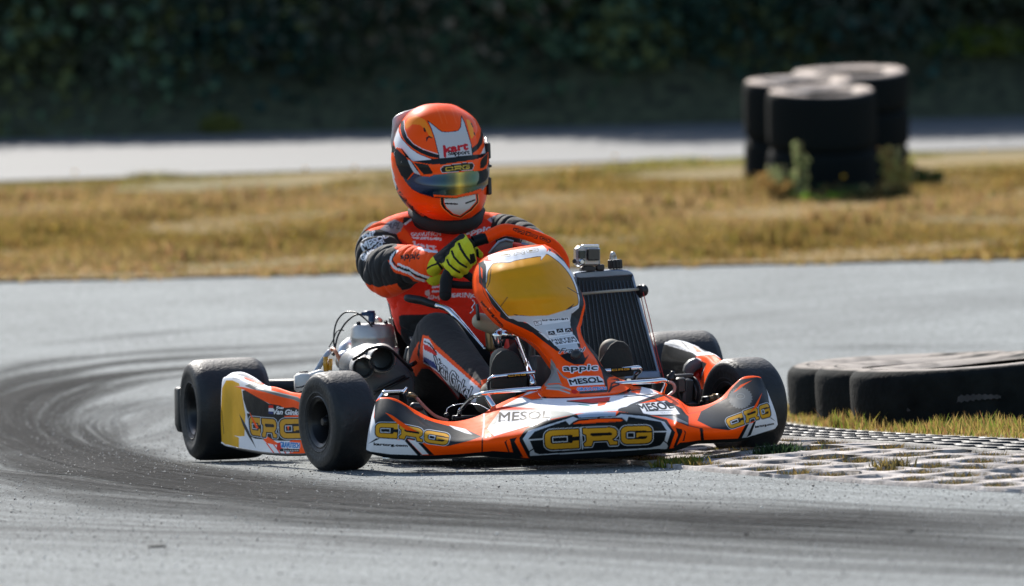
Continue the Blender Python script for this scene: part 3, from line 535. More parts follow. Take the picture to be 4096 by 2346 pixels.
# steering column, master cylinder, cream tank behind the fairing
mb = MB(); mb.tube([L(2010, 1500, .02) * 0 + zl(13, 920, 40, .2), zl(13, 1140, 640, .0), zl(13, 1180, 800, -.03)], .0088, 16); link('steering_column', mb, M['chrome'], kart)
mb = MB(); mb.cap(zl(9, 1080, 250, .3), zl(9, 1210, 290, .3), .022, .024); link('fluid_tank', mb, M['fuel'], kart)
mb = MB(); mb.tube([zl(9, *q) for q in ((1040, 50, .27), (1050, 150, .27), (1060, 240, .27))], .012, 10, flat=.3); link('tank_strap', mb, M['blackp'], kart)
mb = MB(); mb.tube([zl(9, *q) for q in ((990, 0, .3), (1015, 40, .3), (985, 90, .3), (1000, 120, .3), (960, 160, .3))], .0016, 6, cr=24); link('spring_clip', mb, M['chrome'], kart)
mb = MB(); mb.cap(zl(9, 1185, 380, .33), zl(9, 1195, 560, .33), .011, .011); mb.cap(zl(9, 1240, 400, .33), zl(9, 1240, 560, .33), .012, .009); link('brake_cylinder', mb, M['bronze'], kart)
mb = MB(); mb.tube([zl(9, *q) for q in ((1330, 405, .25), (1420, 405, .25), (1500, 420, .25))], .012, 12); mb.cap(zl(9, 1300, 420, .28), zl(9, 1300, 520, .28), .02, .014); link('steering_bracket', mb, M['chrome'], kart)
mb = MB(); mb.prism([zl(13, *q, .1) for q in ((1200, 310), (1330, 310), (1480, 480), (1420, 800), (1230, 860))], (0, .05, 0)); mb.box(zl(13, 1160, 450, .16), (.008, .01, .13)); link('front_fork', mb, M['greyp'], kart, bevel=.004)
# gear lever
mb = MB(); mb.tube([zl(9, *q) for q in ((560, 60, .52), (700, 110, .50), (790, 190, .47), (900, 310, .42), (1130, 575, .32))], [.0070, .0078, .0072, .006, .0035], 16, cr=50); lv = link('gear_lever', mb, M['chrome'], kart); lv['label'] = 'chromed gear lever with black grip'
mb = MB(); mb.tube([zl(9, *q) for q in ((215, -25, .56), (260, -15, .55), (400, 10, .54), (500, 45, .53), (590, 70, .52))], [.0085, .0110, .0112, .0098, .0090], 18, cr=30); link('lever_grip', mb, M['blackp'], lv)
mb = MB(); mb.lathe([(0, .0001), (0, .006), (.002, .0075)], zl(9, 212, -25, .555), n=20); link('lever_cap', mb, M['chrome'], lv)
# seat
net = []
for i, y in enumerate(np.linspace(.52, 1.0, 9)):
    hh = np.interp(y, [.52, .65, .85, 1.0], [.10, .17, .30, .42]); bz = np.interp(y, [.52, .8, .9, 1.0], [.045, .03, .08, .34]); ww = np.interp(y, [.52, .7, 1.0], [.15, .165, .13])
    net.append([(-ww - .02, y, hh), (-ww, y, hh * .6 + bz * .4), (-ww * .8, y, bz + .01), (0, y, bz), (ww * .8, y, bz + .01), (ww, y, hh * .6 + bz * .4), (ww + .02, y, hh)])
G_ = crs(np.array(net), 40); G_ = np.swapaxes(crs(np.swapaxes(G_, 0, 1), 60), 0, 1); v, f = gridmesh(G_); seat = link('seat', mesh_np('seat', v, f), M['blackp'], kart, solid=.005)
mb = MB(); mb.tube([zl(9, *q) for q in ((75, 95, .95), (130, 120, .93), (190, 200, .9), (240, 320, .86), (280, 430, .8), (320, 530, .74))], [.0085, .0095, .0092, .0085, .008, .0075], 14, cr=40); link('seat_edge', mb, M['greyp'], seat)
# --- engine
eng = MB(); c = zl(8, 1165, 600, .85); U = [tuple(p) for p in ((0, .0001), (0, .03), (-.002, .05), (-.012, .0575), (-.03, .0585), (-.034, .0605), (-.04, .0605), (-.044, .0585), (-.06, .0585), (-.064, .0605), (-.18, .0605), (-.2, .05), (-.2, .0001))]
Rz = np.array([[0, 0, 1.], [0, 1, 0], [1, 0, 0]]).T; ctop = zl(8, 1160, 345, .85)
RzU = np.array([[0, 1, 0], [0, 0, 1], [1, 0, 0]], float)
eng.lathe(U, ctop, RzU, 48)
for k in range(10):
    a = 2 * math.pi * k / 10; eng.box(ctop + np.array([.06 * math.cos(a), .06 * math.sin(a), -.11]), (.012, .012, .045), bev=.003)
engine = link('engine', eng, M['alu'], kart, sharp=35)
mb = MB()
for k in range(6):
    a = 2 * math.pi * k / 6 + .3; mb = MB(); mb.lathe([(0, .0001), (0, .005), (-.008, .006)], ctop + np.array([.042 * math.cos(a), .042 * math.sin(a), .006]), RzU, 10); link('cylinder_bolt', mb, M['satin'], engine)
mb = MB(); mb.tube([zl(8, *q) for q in ((1155, 335, .85), (1155, 300, .85), (1155, 230, .85), (1165, 190, .85))], [.008, .0095, .0095, .0098], 14); mb.tube([zl(8, *q) for q in ((1190, 205, .85), (1100, 200, .85), (1010, 205, .85))], [.009, .0085, .005], 14); link('spark_plug_cap', mb, M['blue'], engine)
mb = MB(); mb.tube([zl(8, *q) for q in ((1010, 205, .85), (900, 230, .86), (780, 330, .87), (700, 450, .88), (650, 560, .88), (620, 700, .87), (600, 820, .87))], .0025, 8, cr=50)
mb.tube([zl(8, *q) for q in ((1240, 600, .8), (1180, 430, .8), (1090, 310, .8), (960, 205, .82), (840, 175, .85), (740, 200, .87), (650, 310, .88), (610, 450, .88), (600, 600, .88), (610, 700, .88), (580, 800, .86))], .0023, 8, cr=70)
mb.tube([zl(8, *q) for q in ((530, 690, .88), (590, 590, .88), (640, 470, .88), (700, 440, .88), (750, 450, .88))], .0016, 6, cr=20); link('ignition_cable', mb, M['blackp'], engine)
mb = MB(); mb.tube([zl(8, *q) for q in ((560, 740, .8), (590, 715, .8), (630, 760, .78), (690, 880, .76), (770, 1030, .74))], .0052, 12, cr=40); link('water_hose', mb, M['copper'], engine)
mb = MB(); mb.tube([zl(8, *q) for q in ((485, 830, .82), (480, 930, .82), (490, 1050, .82))], .007, 12); mb.tube([zl(8, *q) for q in ((555, 860, .82), (550, 950, .82), (545, 1030, .82))], .006, 12); link('fuel_hose', mb, M['amber'], engine)
mb = MB(); mb.tube([zl(8, *q) for q in ((545, 750, .82), (500, 800, .82), (430, 900, .83), (360, 1020, .84), (280, 1110, .85))], .007, 12, cr=30); link('breather_hose', mb, mat('pale_blue_hose', (.3, .36, .45), .3), engine)
mb = MB(); mb.lathe([(0, .0001), (0, .02), (.008, .026), (.02, .028), (.03, .024), (.034, .014), (.04, .014), (.04, .0001)], zl(8, 700, 860, .82), rotm(0, R_(15), R_(-60)), 32); link('carburettor', mb, mat('bright_alloy', (.62, .63, .64), .3, metal=.7, var=.1), engine); mb = MB(); mb.tube([zl(8, 740, 900, .9), zl(8, 780, 720, .92), zl(8, 860, 640, .94)], [.022, .022, .02], 20); link('exhaust_elbow', mb, bpy.data.materials['bright_alloy'], engine)
mb = MB(); mb.tube([zl(8, 1380, 380, .95), zl(8, 1480, 350, .97), zl(8, 1580, 320, 1.0)], .008, 14); mb.cap(zl(8, 1245, 300, .95), zl(8, 1262, 312, .95), .010, .010); link('exhaust_pipe', mb, mat('pale_metal_pipe', (.5, .49, .45), .4, metal=.5), engine)
mb = MB(); mb.box(zl(8, 1540, 640, .93), (.018, .03, .075), bev=.006); mb.box(zl(8, 1160, 1100, .9), (.07, .06, .07), bev=.01); link('crankcase', mb, M['blackp'], engine, sharp=40)
# intake silencer with its two trumpets
mb = MB(); mb.prism([zl(8, *q, .42) for q in ((870, 900), (950, 800), (1100, 720), (1300, 640), (1480, 760), (1700, 1000), (1790, 1160), (1800, 1470), (1180, 1480), (1080, 1200), (880, 1120))], (.0, .16, 0)); box = link('intake_silencer', mb, M['greyp'], kart, bevel=.012)
mb = MB(); mb.tube([zl(8, 1190, 1330, .405), zl(8, 1640, 1110, .405)], .0045, 10); mb.tube([zl(8, 1180, 1380, .405), zl(8, 1700, 1130, .405)], .003, 10); link('silencer_rib', mb, M['blackp'], box)
for (x, y, r, yy) in ((1030, 990, .0275, .36), (1312, 868, .0318, .34)):
    c = zl(8, x, y, yy); pr = [(.10, r * .8), (.03, r * .86), (0, r * .9), (-.006, r * .95), (-.004, r), (.02, r * 1.04), (.09, r * 1.08), (.12, r * .9)]
    mb = MB(); mb.lathe(pr, c, rotm(0, 0, R_(78)), 48); link('intake_tube', mb, mat('dark_intake_tube', (.01, .011, .012), .4), box)
    mb = MB(); mb.lathe([(.012, r * 1.02), (.03, r * 1.16), (.08, r * 1.22), (.13, r * 1.1), (.13, .0001)], c, rotm(0, 0, R_(78)), 48); link('intake_collar', mb, M['alu'], box)
mb = MB(); mb.tube([zl(8, *q) for q in ((880, 870, .37), (1000, 800, .35), (1110, 720, .33), (1220, 690, .32), (1340, 690, .32), (1440, 740, .33), (1560, 850, .36), (1740, 1030, .4))], .0042, 10, cr=60); link('silencer_strap', mb, M['satin'], box)
mb = MB(); mb.tube([zl(8, 1710, 960, .45), zl(8, 1790, 915, .47)], .006, 12); link('silencer_bolt', mb, M['satin'], box); mb = MB(); mb.cap(zl(8, 1700, 740, .6), zl(8, 1690, 850, .6), .011, .014); link('seat_bracket', mb, M['satin'], kart)
# overflow bottle near the rear wheel
mb = MB(); mb.box(zl(8, 150, 1210, .66), (.022, .016, .026), bev=.008); mb.cap(zl(8, 110, 1170, .66), zl(8, 190, 1140, .66), .012, .013); mb.cap(zl(8, 400, 1090, .68), zl(8, 250, 1130, .68), .014, .012); ob = link('overflow_bottle', mb, M['white'], kart, sharp=50)
mb = MB(); mb.tube([zl(8, *q) for q in ((50, 1275, .62), (130, 1270, .62), (210, 1235, .62))], .002, 6); link('bottle_strap', mb, M['blackp'], ob); mb = MB(); mb.tube([zl(8, *q) for q in ((60, 1350, .62), (130, 1340, .62), (200, 1330, .62))], .0025, 6); link('bottle_strap', mb, M['blackp'], ob); mb = MB(); mb.box(zl(8, 165, 1095, .7), (.010, .008, .010)); link('bottle_cap', mb, M['blackp'], ob)
# --- radiator
yr = .62; q = lambda x, y, d=0: zl(10, x, y, yr + d)
mb = MB(); TLp, TRp, BRp, BLp = zl(10, 150, 465, yr), zl(10, 912, 470, yr), zl(11, 478, 770, yr - .06), z(0, (2330, 1560))[0]; BLp = L(2330, 1520, yr - .06)
D = np.array([.01, .042, 0])
ix = lambda u, v: (TLp * (1 - u) + TRp * u) * (1 - v) + (BLp * (1 - u) + BRp * u) * v
mb.prism([ix(.03, .01), ix(.97, .01), ix(.97, .93), ix(.03, .93)], D * .8); rad = link('radiator', mb, M['core'], kart, smooth=False)
mb = MB()
for k in range(15):
    u = .07 + .86 * k / 14; a, b = ix(u, .07), ix(u, .92); mb.tube([a - D * .05, b - D * .05], .0013, 6)
link('cooling_tubes', mb, M['rib'], rad)
mb = MB(); N2 = D * .12
mb.prism([zl(10, *p, yr - .003) for p in ((140, 465), (210, 450), (700, 418), (840, 428), (905, 462), (915, 490), (880, 492), (560, 515), (230, 535), (190, 530))], D * 1.1)
mb.prism([ix(.955, .04) - N2, ix(1.0, .0) - N2, ix(1.0, 1.) - N2, ix(.965, 1.) - N2], D * 1.15); mb.prism([ix(0, .04) - N2, ix(.035, .0) - N2, ix(.035, 1.) - N2, ix(0, 1.) - N2], D * 1.15)
mb.prism([ix(.0, .93) - N2 * 2, ix(1., .93) - N2 * 2, ix(1.0, 1.) - N2 * 2, ix(.0, 1.) - N2 * 2], D * 1.1)
link('radiator_frame', mb, M['rad'], rad, smooth=False, bevel=.003)
mb = MB(); c = zl(10, 682, 395, yr + .02); 
for k in range(12): a = k * math.pi / 6; mb.cap(c + np.array([.0165 * math.cos(a), .0165 * math.sin(a), .0]), c + np.array([.0165 * math.cos(a), .0165 * math.sin(a), .018]), .0035, .0035)
mb.lathe([(0, .0001), (0, .0165), (-.02, .018), (-.024, .014)], c + np.array([0, 0, .022]), RzU, 24); link('filler_cap', mb, M['blackp'], rad, sharp=40)
mb = MB(); mb.tube([zl(10, *p) for p in ((640, 330, .70), (638, 260, .70), (650, 215, .70), (668, 240, .72), (680, 300, .72))], .0062, 12, cr=30); link('overflow_pipe', mb, M['alu'], rad)
mb = MB(); mb.tube([zl(10, *p) for p in ((230, 735, .58), (600, 700, .58), (1000, 672, .58))], .0040, 10); link('radiator_stay_bar', mb, mat('worn_beige_rod', (.36, .34, .27), .5, var=.3), rad)
mb = MB(); mb.lathe([(-.010, .0001), (-.010, .0145), (-.005, .0165), (-.002, .012), (.002, .012), (.005, .0165), (.010, .0145), (.010, .0001)], zl(10, 1030, 690, .58), rotm(0, 0, R_(25)), 28); mb.cap(zl(10, 1010, 760, .59), zl(10, 1030, 740, .59), .006, .006); link('stay_bar_pulley', mb, M['blackp'], rad)
mb = MB(); a = zl(10, 1022, 625, .575); b = zl(11, 520, 790, .3)
mb.tube([a, zl(10, 1050, 740, .56), zl(10, 1130, 1050, .5), zl(11, 430, 460, .42), zl(11, 517, 780, .3)], .0013, 6); mb.tube([zl(10, 1020, 780, .575), zl(10, 1080, 1050, .52), zl(11, 300, 60, .47), zl(11, 430, 580, .4), zl(11, 470, 700, .35)], .0013, 6); link('elastic_cord', mb, M['redc'], rad)
# --- left-side front axle: disc, hub, hoses
mb = MB(); mb.lathe([(-.004, .0001), (-.004, .03), (-.002, .041), (.002, .042), (.004, .03), (.004, .0001)], zl(3, 800, 440, .0), rotm(0, 0, R_(14)), 48); mb.lathe([(.004, .03), (.012, .036), (.018, .037), (.02, .03)], zl(3, 740, 440, -.0), rotm(0, 0, R_(14)), 48)
mb.box(zl(3, 690, 420, -.01), (.016, .02, .034), rotm(0, R_(8), R_(20)), bev=.006); mb.box(zl(3, 620, 330, -.02), (.012, .015, .02), bev=.004); link('front_brake', mb, M['blackp'], kart, sharp=40)
mb = MB(); mb.box(zl(3, 620, 205, -.0), (.034, .012, .006), bev=.003); mb.cap(zl(3, 490, 230, -.02), zl(3, 510, 160, -.02), .012, .006); mb.tube([zl(3, 560, 320, -.03), zl(3, 600, 480, -.03), zl(3, 640, 600, -.03)], .004, 8); link('brake_caliper_bracket', mb, M['satin'], kart, sharp=40)
mb = MB(); mb.tube([zl(3, *p) for p in ((450, 290, -.05), (500, 300, -.05), (540, 350, -.05), (530, 420, -.05), (440, 500, -.06))], .0042, 10, cr=40); link('brake_hose', mb, mat('pink_brake_hose', (.5, .24, .2), .4), kart)
mb = MB(); mb.lathe([(0, .0001), (0, .007), (.01, .009), (.012, .0125), (.018, .0132), (.02, .011), (.024, .0138), (.030, .0138), (.033, .0115), (.04, .0125), (.044, .008), (.044, .0001)], zl(3, 1040, 530, -.01), rotm(0, R_(4), R_(14)), 28); link('stub_axle_hub', mb, M['bronze'], kart, sharp=30)
mb = MB(); mb.tube([zl(3, 940, 560, -.0), zl(3, 1060, 550, .0), zl(3, 1300, 520, .02)], .011, 14); mb.tube([zl(3, 640, 600, -.02), zl(3, 950, 620, -.02)], .01); link('stub_axle', mb, M['satin'], kart)
# right-side front axle (image left): bracket, hoses
mb = MB(); mb.box(zl(1, 445, 245, .02), (.030, .012, .004), bev=.002); mb.tube([zl(1, 330, 225, .02), zl(1, 260, 320, .02), zl(1, 210, 400, .02)], .004, 8); mb.cap(zl(1, 600, 250, .0), zl(1, 640, 195, .0), .005, .003); link('brake_caliper_bracket', mb, M['chrome'], kart, sharp=40)
mb = MB(); mb.lathe([(-.003, .0001), (-.003, .024), (.003, .024), (.003, .0001)], zl(1, 560, 400, .03), rotm(0, 0, R_(20)), 40); mb.lathe([(-.003, .028), (-.003, .032), (.003, .032), (.003, .028)], zl(1, 560, 400, .03), rotm(0, 0, R_(20)), 40, True); mb.box(zl(1, 430, 350, .04), (.02, .02, .016), bev=.006); mb.cap(zl(1, 750, 470, .06), zl(1, 850, 470, .06), .012, .010); link('front_brake', mb, M['blackp'], kart, sharp=40)
mb = MB(); mb.tube([zl(1, *p) for p in ((780, 330, -.0), (860, 420, -.02), (960, 520, -.03), (1080, 610, -.03), (1250, 670, -.04))], .0042, 10, cr=40); link('brake_hose', mb, mat('copper_red_hose', (.4, .13, .09), .35), kart)
mb = MB(); mb.tube([zl(1, *p) for p in ((670, 290, .0), (720, 290, 0), (790, 335, 0))], [.006, .0065, .005], 10); link('hose_fitting', mb, M['bronze'], kart)
mb = MB(); mb.tube([zl(1, *p) for p in ((1220, 545, -.02), (1240, 490, -.02), (1330, 445, -.03), (1500, 420, -.05), (1700, 440, -.1), (1850, 515, -.15))], .0011, 6, cr=40); link('brake_cable', mb, M['chrome'], kart)
# front under tray / bottom skirt bar
mb = MB(); mb.tube([zl(1, *p) for p in ((300, 1215, -.2), (700, 1225, -.24), (1300, 1225, -.28))], .004, 8); link('bumper_lower_bar', mb, M['chrome'], kart)
# --- steering wheel
Y0 = .44
swr = [(700, 320, .45), (800, 290, .45), (900, 255, .45), (1000, 205, .46), (1150, 150, .47), (1300, 165, .48), (1500, 215, .48), (1700, 290, .48), (1850, 370, .475), (1950, 480, .46), (2010, 620, .45), (2000, 800, .43), (1950, 950, .42)]
G_ = []; P = np.array([zl(14, *p) for p in swr]); P = crs(P, 240); Tn = np.gradient(P, axis=0); Tn /= np.linalg.norm(Tn, axis=1)[:, None]; rad_w = .0168; vd = KM.T @ cF
for i in range(len(P)):
    u = vd - Tn[i] * (vd @ Tn[i]); u /= np.linalg.norm(u); w = np.cross(Tn[i], u); rr_ = rad_w * (.92 if i < 34 else 1.0); G_.append([P[i] + rr_ * (-u * math.cos(t) * .95 + w * math.sin(t)) for t in np.linspace(0, 2 * math.pi, 64)])
v, f = gridmesh(np.array(G_)); pp = Paint(proj(v), (1., .07, .004)); pp.fill([(600, 200), (875, 195), (935, 340), (950, 420), (600, 500)], BLK, 14)
for g_, qq in (('C', [(1290, 125), (1440, 165), (1430, 205), (1300, 150)]), ('R', [(1480, 180), (1640, 240), (1620, 270), (1470, 215)]), ('G', [(1680, 240), (1820, 300), (1810, 330), (1680, 275)])): pp.glyph(g_, qq, 14, .55, ORG, BLK, BLK)
me = mesh_np('steering_wheel', v, f); setcol(me, pp.c); sw = link('steering_wheel', me, M['livery'], kart)
mb = MB(); mb.tube([zl(14, *p) for p in ((700, 320, .45), (620, 400, .45), (500, 560, .44), (380, 720, .43), (310, 880, .42), (296, 1090, .41))], [.0145, .015, .0155, .016, .0162, .0162], 20, cr=40); mb.ell(zl(14, 296, 1095, .41), (.0162, .016, .016))
mb.tube([zl(14, *p) for p in ((340, 930, .43), (500, 950, .43), (760, 960, .43))], [.022, .02, .019], 16, flat=.5); mb.tube([zl(14, *p) for p in ((420, 800, .44), (560, 780, .44), (680, 850, .44), (760, 960, .44))], [.010, .010, .010, .010], 12, cr=20); link('wheel_grip', mb, mat('black_suede_grip', (.007, .008, .009), .9), sw)
mb = MB(); mb.prism([zl(14, *p, .40) for p in ((930, 500), (1080, 325), (1180, 285), (1285, 315), (1280, 420), (1100, 480))], (0, .02, 0)); link('wheel_display', mb, M['greyp'], sw, bevel=.003)
mb = MB(); mb.tube([zl(14, 930, 490, .395), zl(14, 1075, 320, .395), zl(14, 1175, 287, .395), zl(14, 1285, 318, .395)], .0035, 8); mb.tube([zl(14, 1400, 350, .42), zl(14, 1500, 380, .42)], .006, 8); link('display_frame', mb, M['rad'], sw)
mb = MB(); mb.tube([zl(14, *p) for p in ((1180, 350, .43), (1500, 400, .43), (1900, 520, .44))], [.02, .02, .015], 12, flat=.4); link('wheel_spoke', mb, mat('red_anodised_spoke', (.75, .03, .01), .35), sw)
#@@PERSON
# ================================================================== the driver
S0 = (0., .82, .06); person = kempty('person', S0); tag(person, 'driver in orange and black race suit with helmet, leaning on the kart steering wheel', 'person')
BON = []
def bone(mb, part, pts):
    for a, b in zip(pts[:-1], pts[1:]): mb.cap(a[0], b[0], a[1], b[1]); BON.append((part, np.array(a[0]), np.array(b[0]), a[1], b[1]))
b6 = lambda x, y, d: zl(6, x, y, d)
body = MB()
bone(body, 0, [(L(1745, 1010, .88), .11), (L(1770, 1120, .87), .125), (L(1790, 1240, .84), .125), (L(1840, 1400, .80), .135)])
bone(body, 0, [(L(1640, 1000, .88), .085), (L(1690, 1150, .86), .10), (L(1740, 1260, .84), .11)])
bone(body, 0, [(L(1880, 990, .88), .085), (L(1860, 1150, .86), .10), (L(1850, 1260, .84), .11)])
bone(body, 0, [(L(1570, 945, .86), .052), (L(1650, 925, .88), .055), (L(1760, 910, .88), .06), (L(1880, 920, .88), .055), (L(1990, 920, .87), .045)])
bone(body, 0, [(L(1800, 930, .87), .06), (L(1800, 840, .84), .058)])
bone(body, 1, [(b6(420, 470, .84), .05), (b6(400, 640, .80), .058), (b6(410, 820, .76), .054), (b6(470, 980, .71), .05)])
bone(body, 1, [(b6(470, 980, .71), .05), (b6(570, 1030, .69), .052), (b6(720, 960, .65), .05)])
bone(body, 2, [(b6(560, 880, .69), .060), (b6(760, 840, .64), .055), (b6(980, 830, .59), .048), (b6(1180, 855, .55), .043)])
bone(body, 3, [(L(1990, 925, .87), .048), (L(2060, 935, .80), .044), (L(2130, 975, .72), .042)])
bone(body, 3, [(L(2130, 975, .72), .042), (L(2180, 1040, .60), .038), (L(2200, 1090, .50), .032)])
hipR, kneeR, ankR = np.array([-.11, .76, .14]), L(1752, 1345, .46), L(1952, 1585, .11)
bone(body, 4, [(hipR, .085), ((hipR + kneeR) / 2, .077), (kneeR, .063)])
bone(body, 5, [(kneeR, .063), (kneeR * .62 + ankR * .38 + np.array([0, .02, -.004]), .064), (kneeR * .3 + ankR * .7, .052), (ankR, .042)])
hipL, kneeL, ankL = np.array([.11, .76, .14]), np.array([.16, .46, .30]), np.array([.19, .12, .19])
bone(body, 6, [(hipL, .085), ((hipL + kneeL) / 2, .075), (kneeL, .06)]); bone(body, 6, [(kneeL, .06), ((kneeL + ankL) / 2, .054), (ankL, .042)])
def remesh(mb, vox, smooth=6, sub=1, name='r'):
    me = bpy.data.meshes.new(name); me.from_pydata(mb.v, [], mb.f); o = bpy.data.objects.new(name, me); COL.objects.link(o)
    r = o.modifiers.new('r', 'REMESH'); r.mode = 'VOXEL'; r.voxel_size = vox
    s = o.modifiers.new('s', 'SMOOTH'); s.iterations = smooth; s.factor = .5
    if sub: q = o.modifiers.new('q', 'SUBSURF'); q.levels = q.render_levels = sub
    m2 = bpy.data.meshes.new_from_object(o.evaluated_get(bpy.context.evaluated_depsgraph_get())); bpy.data.objects.remove(o); m2.name = name
    v = np.empty(len(m2.vertices) * 3, np.float32); m2.vertices.foreach_get('co', v); n = np.empty_like(v); m2.vertices.foreach_get('normal', n)
    return m2, v.reshape(-1, 3).astype(float), n.reshape(-1, 3).astype(float)
me, V, Nn = remesh(body, .0055, 8, 1, 'body')
def owner(V):
    best = np.full(len(V), 9.); own = np.zeros(len(V), int)
    for part, a, b, ra, rb in BON:
        d = b - a; t = np.clip(((V - a) @ d) / (d @ d), 0, 1); q = np.linalg.norm(V - a - t[:, None] * d, axis=1) - (ra + (rb - ra) * t); k = q < best; best[k] = q[k]; own[k] = part
    return own
own = owner(V); P2 = proj(V)
# cloth folds: ridges gathered round the bent elbow, along the sleeve and over the knee
def folds(c, dirv, k, amp, rad, warp=3.):
    d = V - c; r = np.linalg.norm(d, axis=1); s = d @ dirv; w = np.sin(V[:, 0] * 41 + V[:, 2] * 23) * .35 + np.sin(V[:, 1] * 57 - V[:, 2] * 31) * .3
    h = 1.2 - 2.6 * (1 - np.abs(np.sin(s * k * .5 + w * warp * .6))) ** 2.2; h *= .75 + .4 * np.sin(s * k * .23 + V[:, 0] * 60); return amp * h * np.exp(-(r / rad) ** 2)
disp = np.zeros(len(V)); arm = (own == 1) | (own == 2) | (own == 3)
dv = lambda a, b: (b - a) / np.linalg.norm(b - a)
disp += arm * folds(b6(420, 780, .76), dv(b6(300, 300, .84), b6(760, 900, .64)), 150, .0055, .11)
disp += arm * folds(b6(520, 960, .70), dv(b6(300, 900, .8), b6(900, 880, .6)), 180, .004, .06)
disp += (own == 2) * folds(b6(850, 840, .6), dv(b6(560, 880, .69), b6(1180, 855, .55)), 230, .0022, .08)
disp += (own == 3) * folds(L(2060, 935, .8), dv(L(1990, 925, .87), L(2130, 975, .72)), 190, .004, .08)
disp += (own == 0) * (folds(L(1750, 1010, .78), dv(L(1600, 900, .8), L(1800, 1200, .8)), 75, .0045, .16) + folds(L(1780, 1210, .74), np.array([0, 0, 1.]), 95, .005, .13) + folds(L(1660, 1180, .78), dv(L(1600, 1100, .8), L(1700, 1200, .8)), 90, .005, .09))
disp += ((own == 4) | (own == 5)) * (folds(kneeR, dv(kneeR, ankR), 70, .0014, .09, 7.) + folds(ankR, dv(kneeR, ankR), 120, .0025, .07, 6.))
V = V + Nn * disp[:, None]; me.vertices.foreach_set('co', V.astype(np.float32).ravel()); me.update()
CH = (.022, .022, .022); OR2 = (1., .085, .006); TR = (.8, .028, .006)
base = np.array([TR, CH, OR2, CH, CH, CH, CH])[own]
ps = Paint(P2, base)
def on(*k): ps.m = np.isin(own, k); return ps
on(0).fill([(0, 0), (4000, 0), (4000, 700), (0, 700)], TR)
on(0).fill([(600, 100), (900, 120), (960, 180), (800, 240), (760, 250), (860, 400), (960, 560), (900, 560), (700, 440), (640, 380)], OR2, 6).fill([(430, 330), (540, 220), (640, 185), (790, 240), (740, 345), (665, 400)], (.3, .3, .33), 6).fill([(180, 380), (350, 250), (560, 150), (640, 190), (540, 225), (440, 325), (250, 375)], (1., .12, .02), 6)
on(0, 1).fill([(430, 330), (540, 220), (640, 185), (790, 240), (740, 345), (665, 400)], (.3, .3, .33), 6).fill([(180, 380), (350, 250), (560, 150), (640, 190), (540, 225), (440, 325), (250, 375)], (1., .12, .02), 6).fill([(430, 330), (665, 400), (760, 520), (600, 640), (200, 640), (230, 380)], CH, 6)
on(0, 1).text('APL', [(560, 240), (760, 215), (720, 320), (520, 300)], (.12, .12, .14), 6, w=1.)
on(0).fill([(780, 160), (900, 160), (800, 245), (765, 235)], (.02, .02, .02), 6).stroke([(900, 175), (805, 240)], 4, WHT, 6)
on(0).fill([(380, 1290), (1400, 1600), (1500, 2200), (0, 2200)], TR, 6)
o = on(0); o.fill([(900, 435), (1330, 455), (1328, 490), (915, 460)], WHT, 6); o.text('GRAVUTECH', [(885, 372), (1318, 372), (1310, 432), (890, 418)], WHT, 6, w=.6); o.text('Graveer & Reclame', [(1000, 443), (1320, 460), (1318, 482), (1000, 460)], TR, 6)
o.text('kart', [(920, 500), (1265, 545), (1255, 635), (935, 590)], WHT, 6, w=1.6); o.text('SUPPORT', [(1010, 600), (1265, 640), (1260, 672), (1010, 640)], WHT, 6, w=.6)
o.text('appic', [(1680, 345), (2050, 270), (2030, 360), (1680, 430)], WHT, 6, w=1.3); o.text('US', [(1840, 400), (1900, 390), (1900, 420), (1840, 432)], WHT, 6, w=.6); o.text('EM', [(1140, 1290), (1300, 1300), (1300, 1345), (1140, 1340)], WHT, 6, w=1.2); o.text('ERINK', [(1485, 1262), (1830, 1262), (1830, 1318), (1485, 1318)], WHT, 6, w=1.2)
o.fill([(1095, 1240), (1165, 1200), (1175, 1270), (1105, 1290)], WHT, 6).stroke([(1215, 1180), (1300, 1165)], 3.5, WHT, 6).stroke([(1210, 1245), (1300, 1230)], 3.5, WHT, 6)
o.fill([(1660, 1150), (1780, 1085), (1780, 1165)], WHT, 6).fill([(1930, 60), (2184, 70), (2300, 140), (2184, 250), (1960, 170)], OR2, 6).fill([(2000, 170), (2100, 120), (2330, 190), (2300, 290), (2050, 220)], (.4, .42, .48), 6).text('EMPL', [(2060, 140), (2290, 190), (2280, 240), (2060, 200)], (.1, .1, .12), 6, w=.8)
o.stroke([(1610, 330), (1600, 420)], 2.5, BLK, 6).fill([(1830, 200), (1870, 200), (1850, 300), (1825, 290)], OR2, 6).fill([(1150, 330), (1600, 330), (1560, 240), (1150, 180)], BLK, 6)
o.fill([(150, 180), (760, 165), (900, 330), (1200, 600), (1200, 900), (150, 900)], BLK, 9)
a_ = on(1); a_.fill([(240, 1090), (300, 1130), (430, 1158), (680, 1108), (760, 1205), (1050, 1140), (900, 1300), (430, 1330), (260, 1200)], OR2, 6)
on(1, 2).fill([(60, 300), (560, 420), (700, 560), (640, 600), (560, 780), (600, 880), (690, 960), (690, 1110), (430, 1158), (290, 1125), (150, 1000)], CH, 6)
on(2).fill([(520, 600), (640, 590), (700, 640), (600, 760), (600, 880), (680, 960), (690, 1110), (560, 1130), (440, 900)], CH, 6)
a_ = on(1, 2); a_.fill([(560, 780), (600, 760), (700, 900), (860, 990), (1010, 1080), (940, 1140), (760, 1000), (640, 940)], OR2, 6)
a_.fill([(690, 965), (860, 1000), (930, 1070), (1010, 1095), (760, 1210), (680, 1110)], (.012, .012, .012), 6)
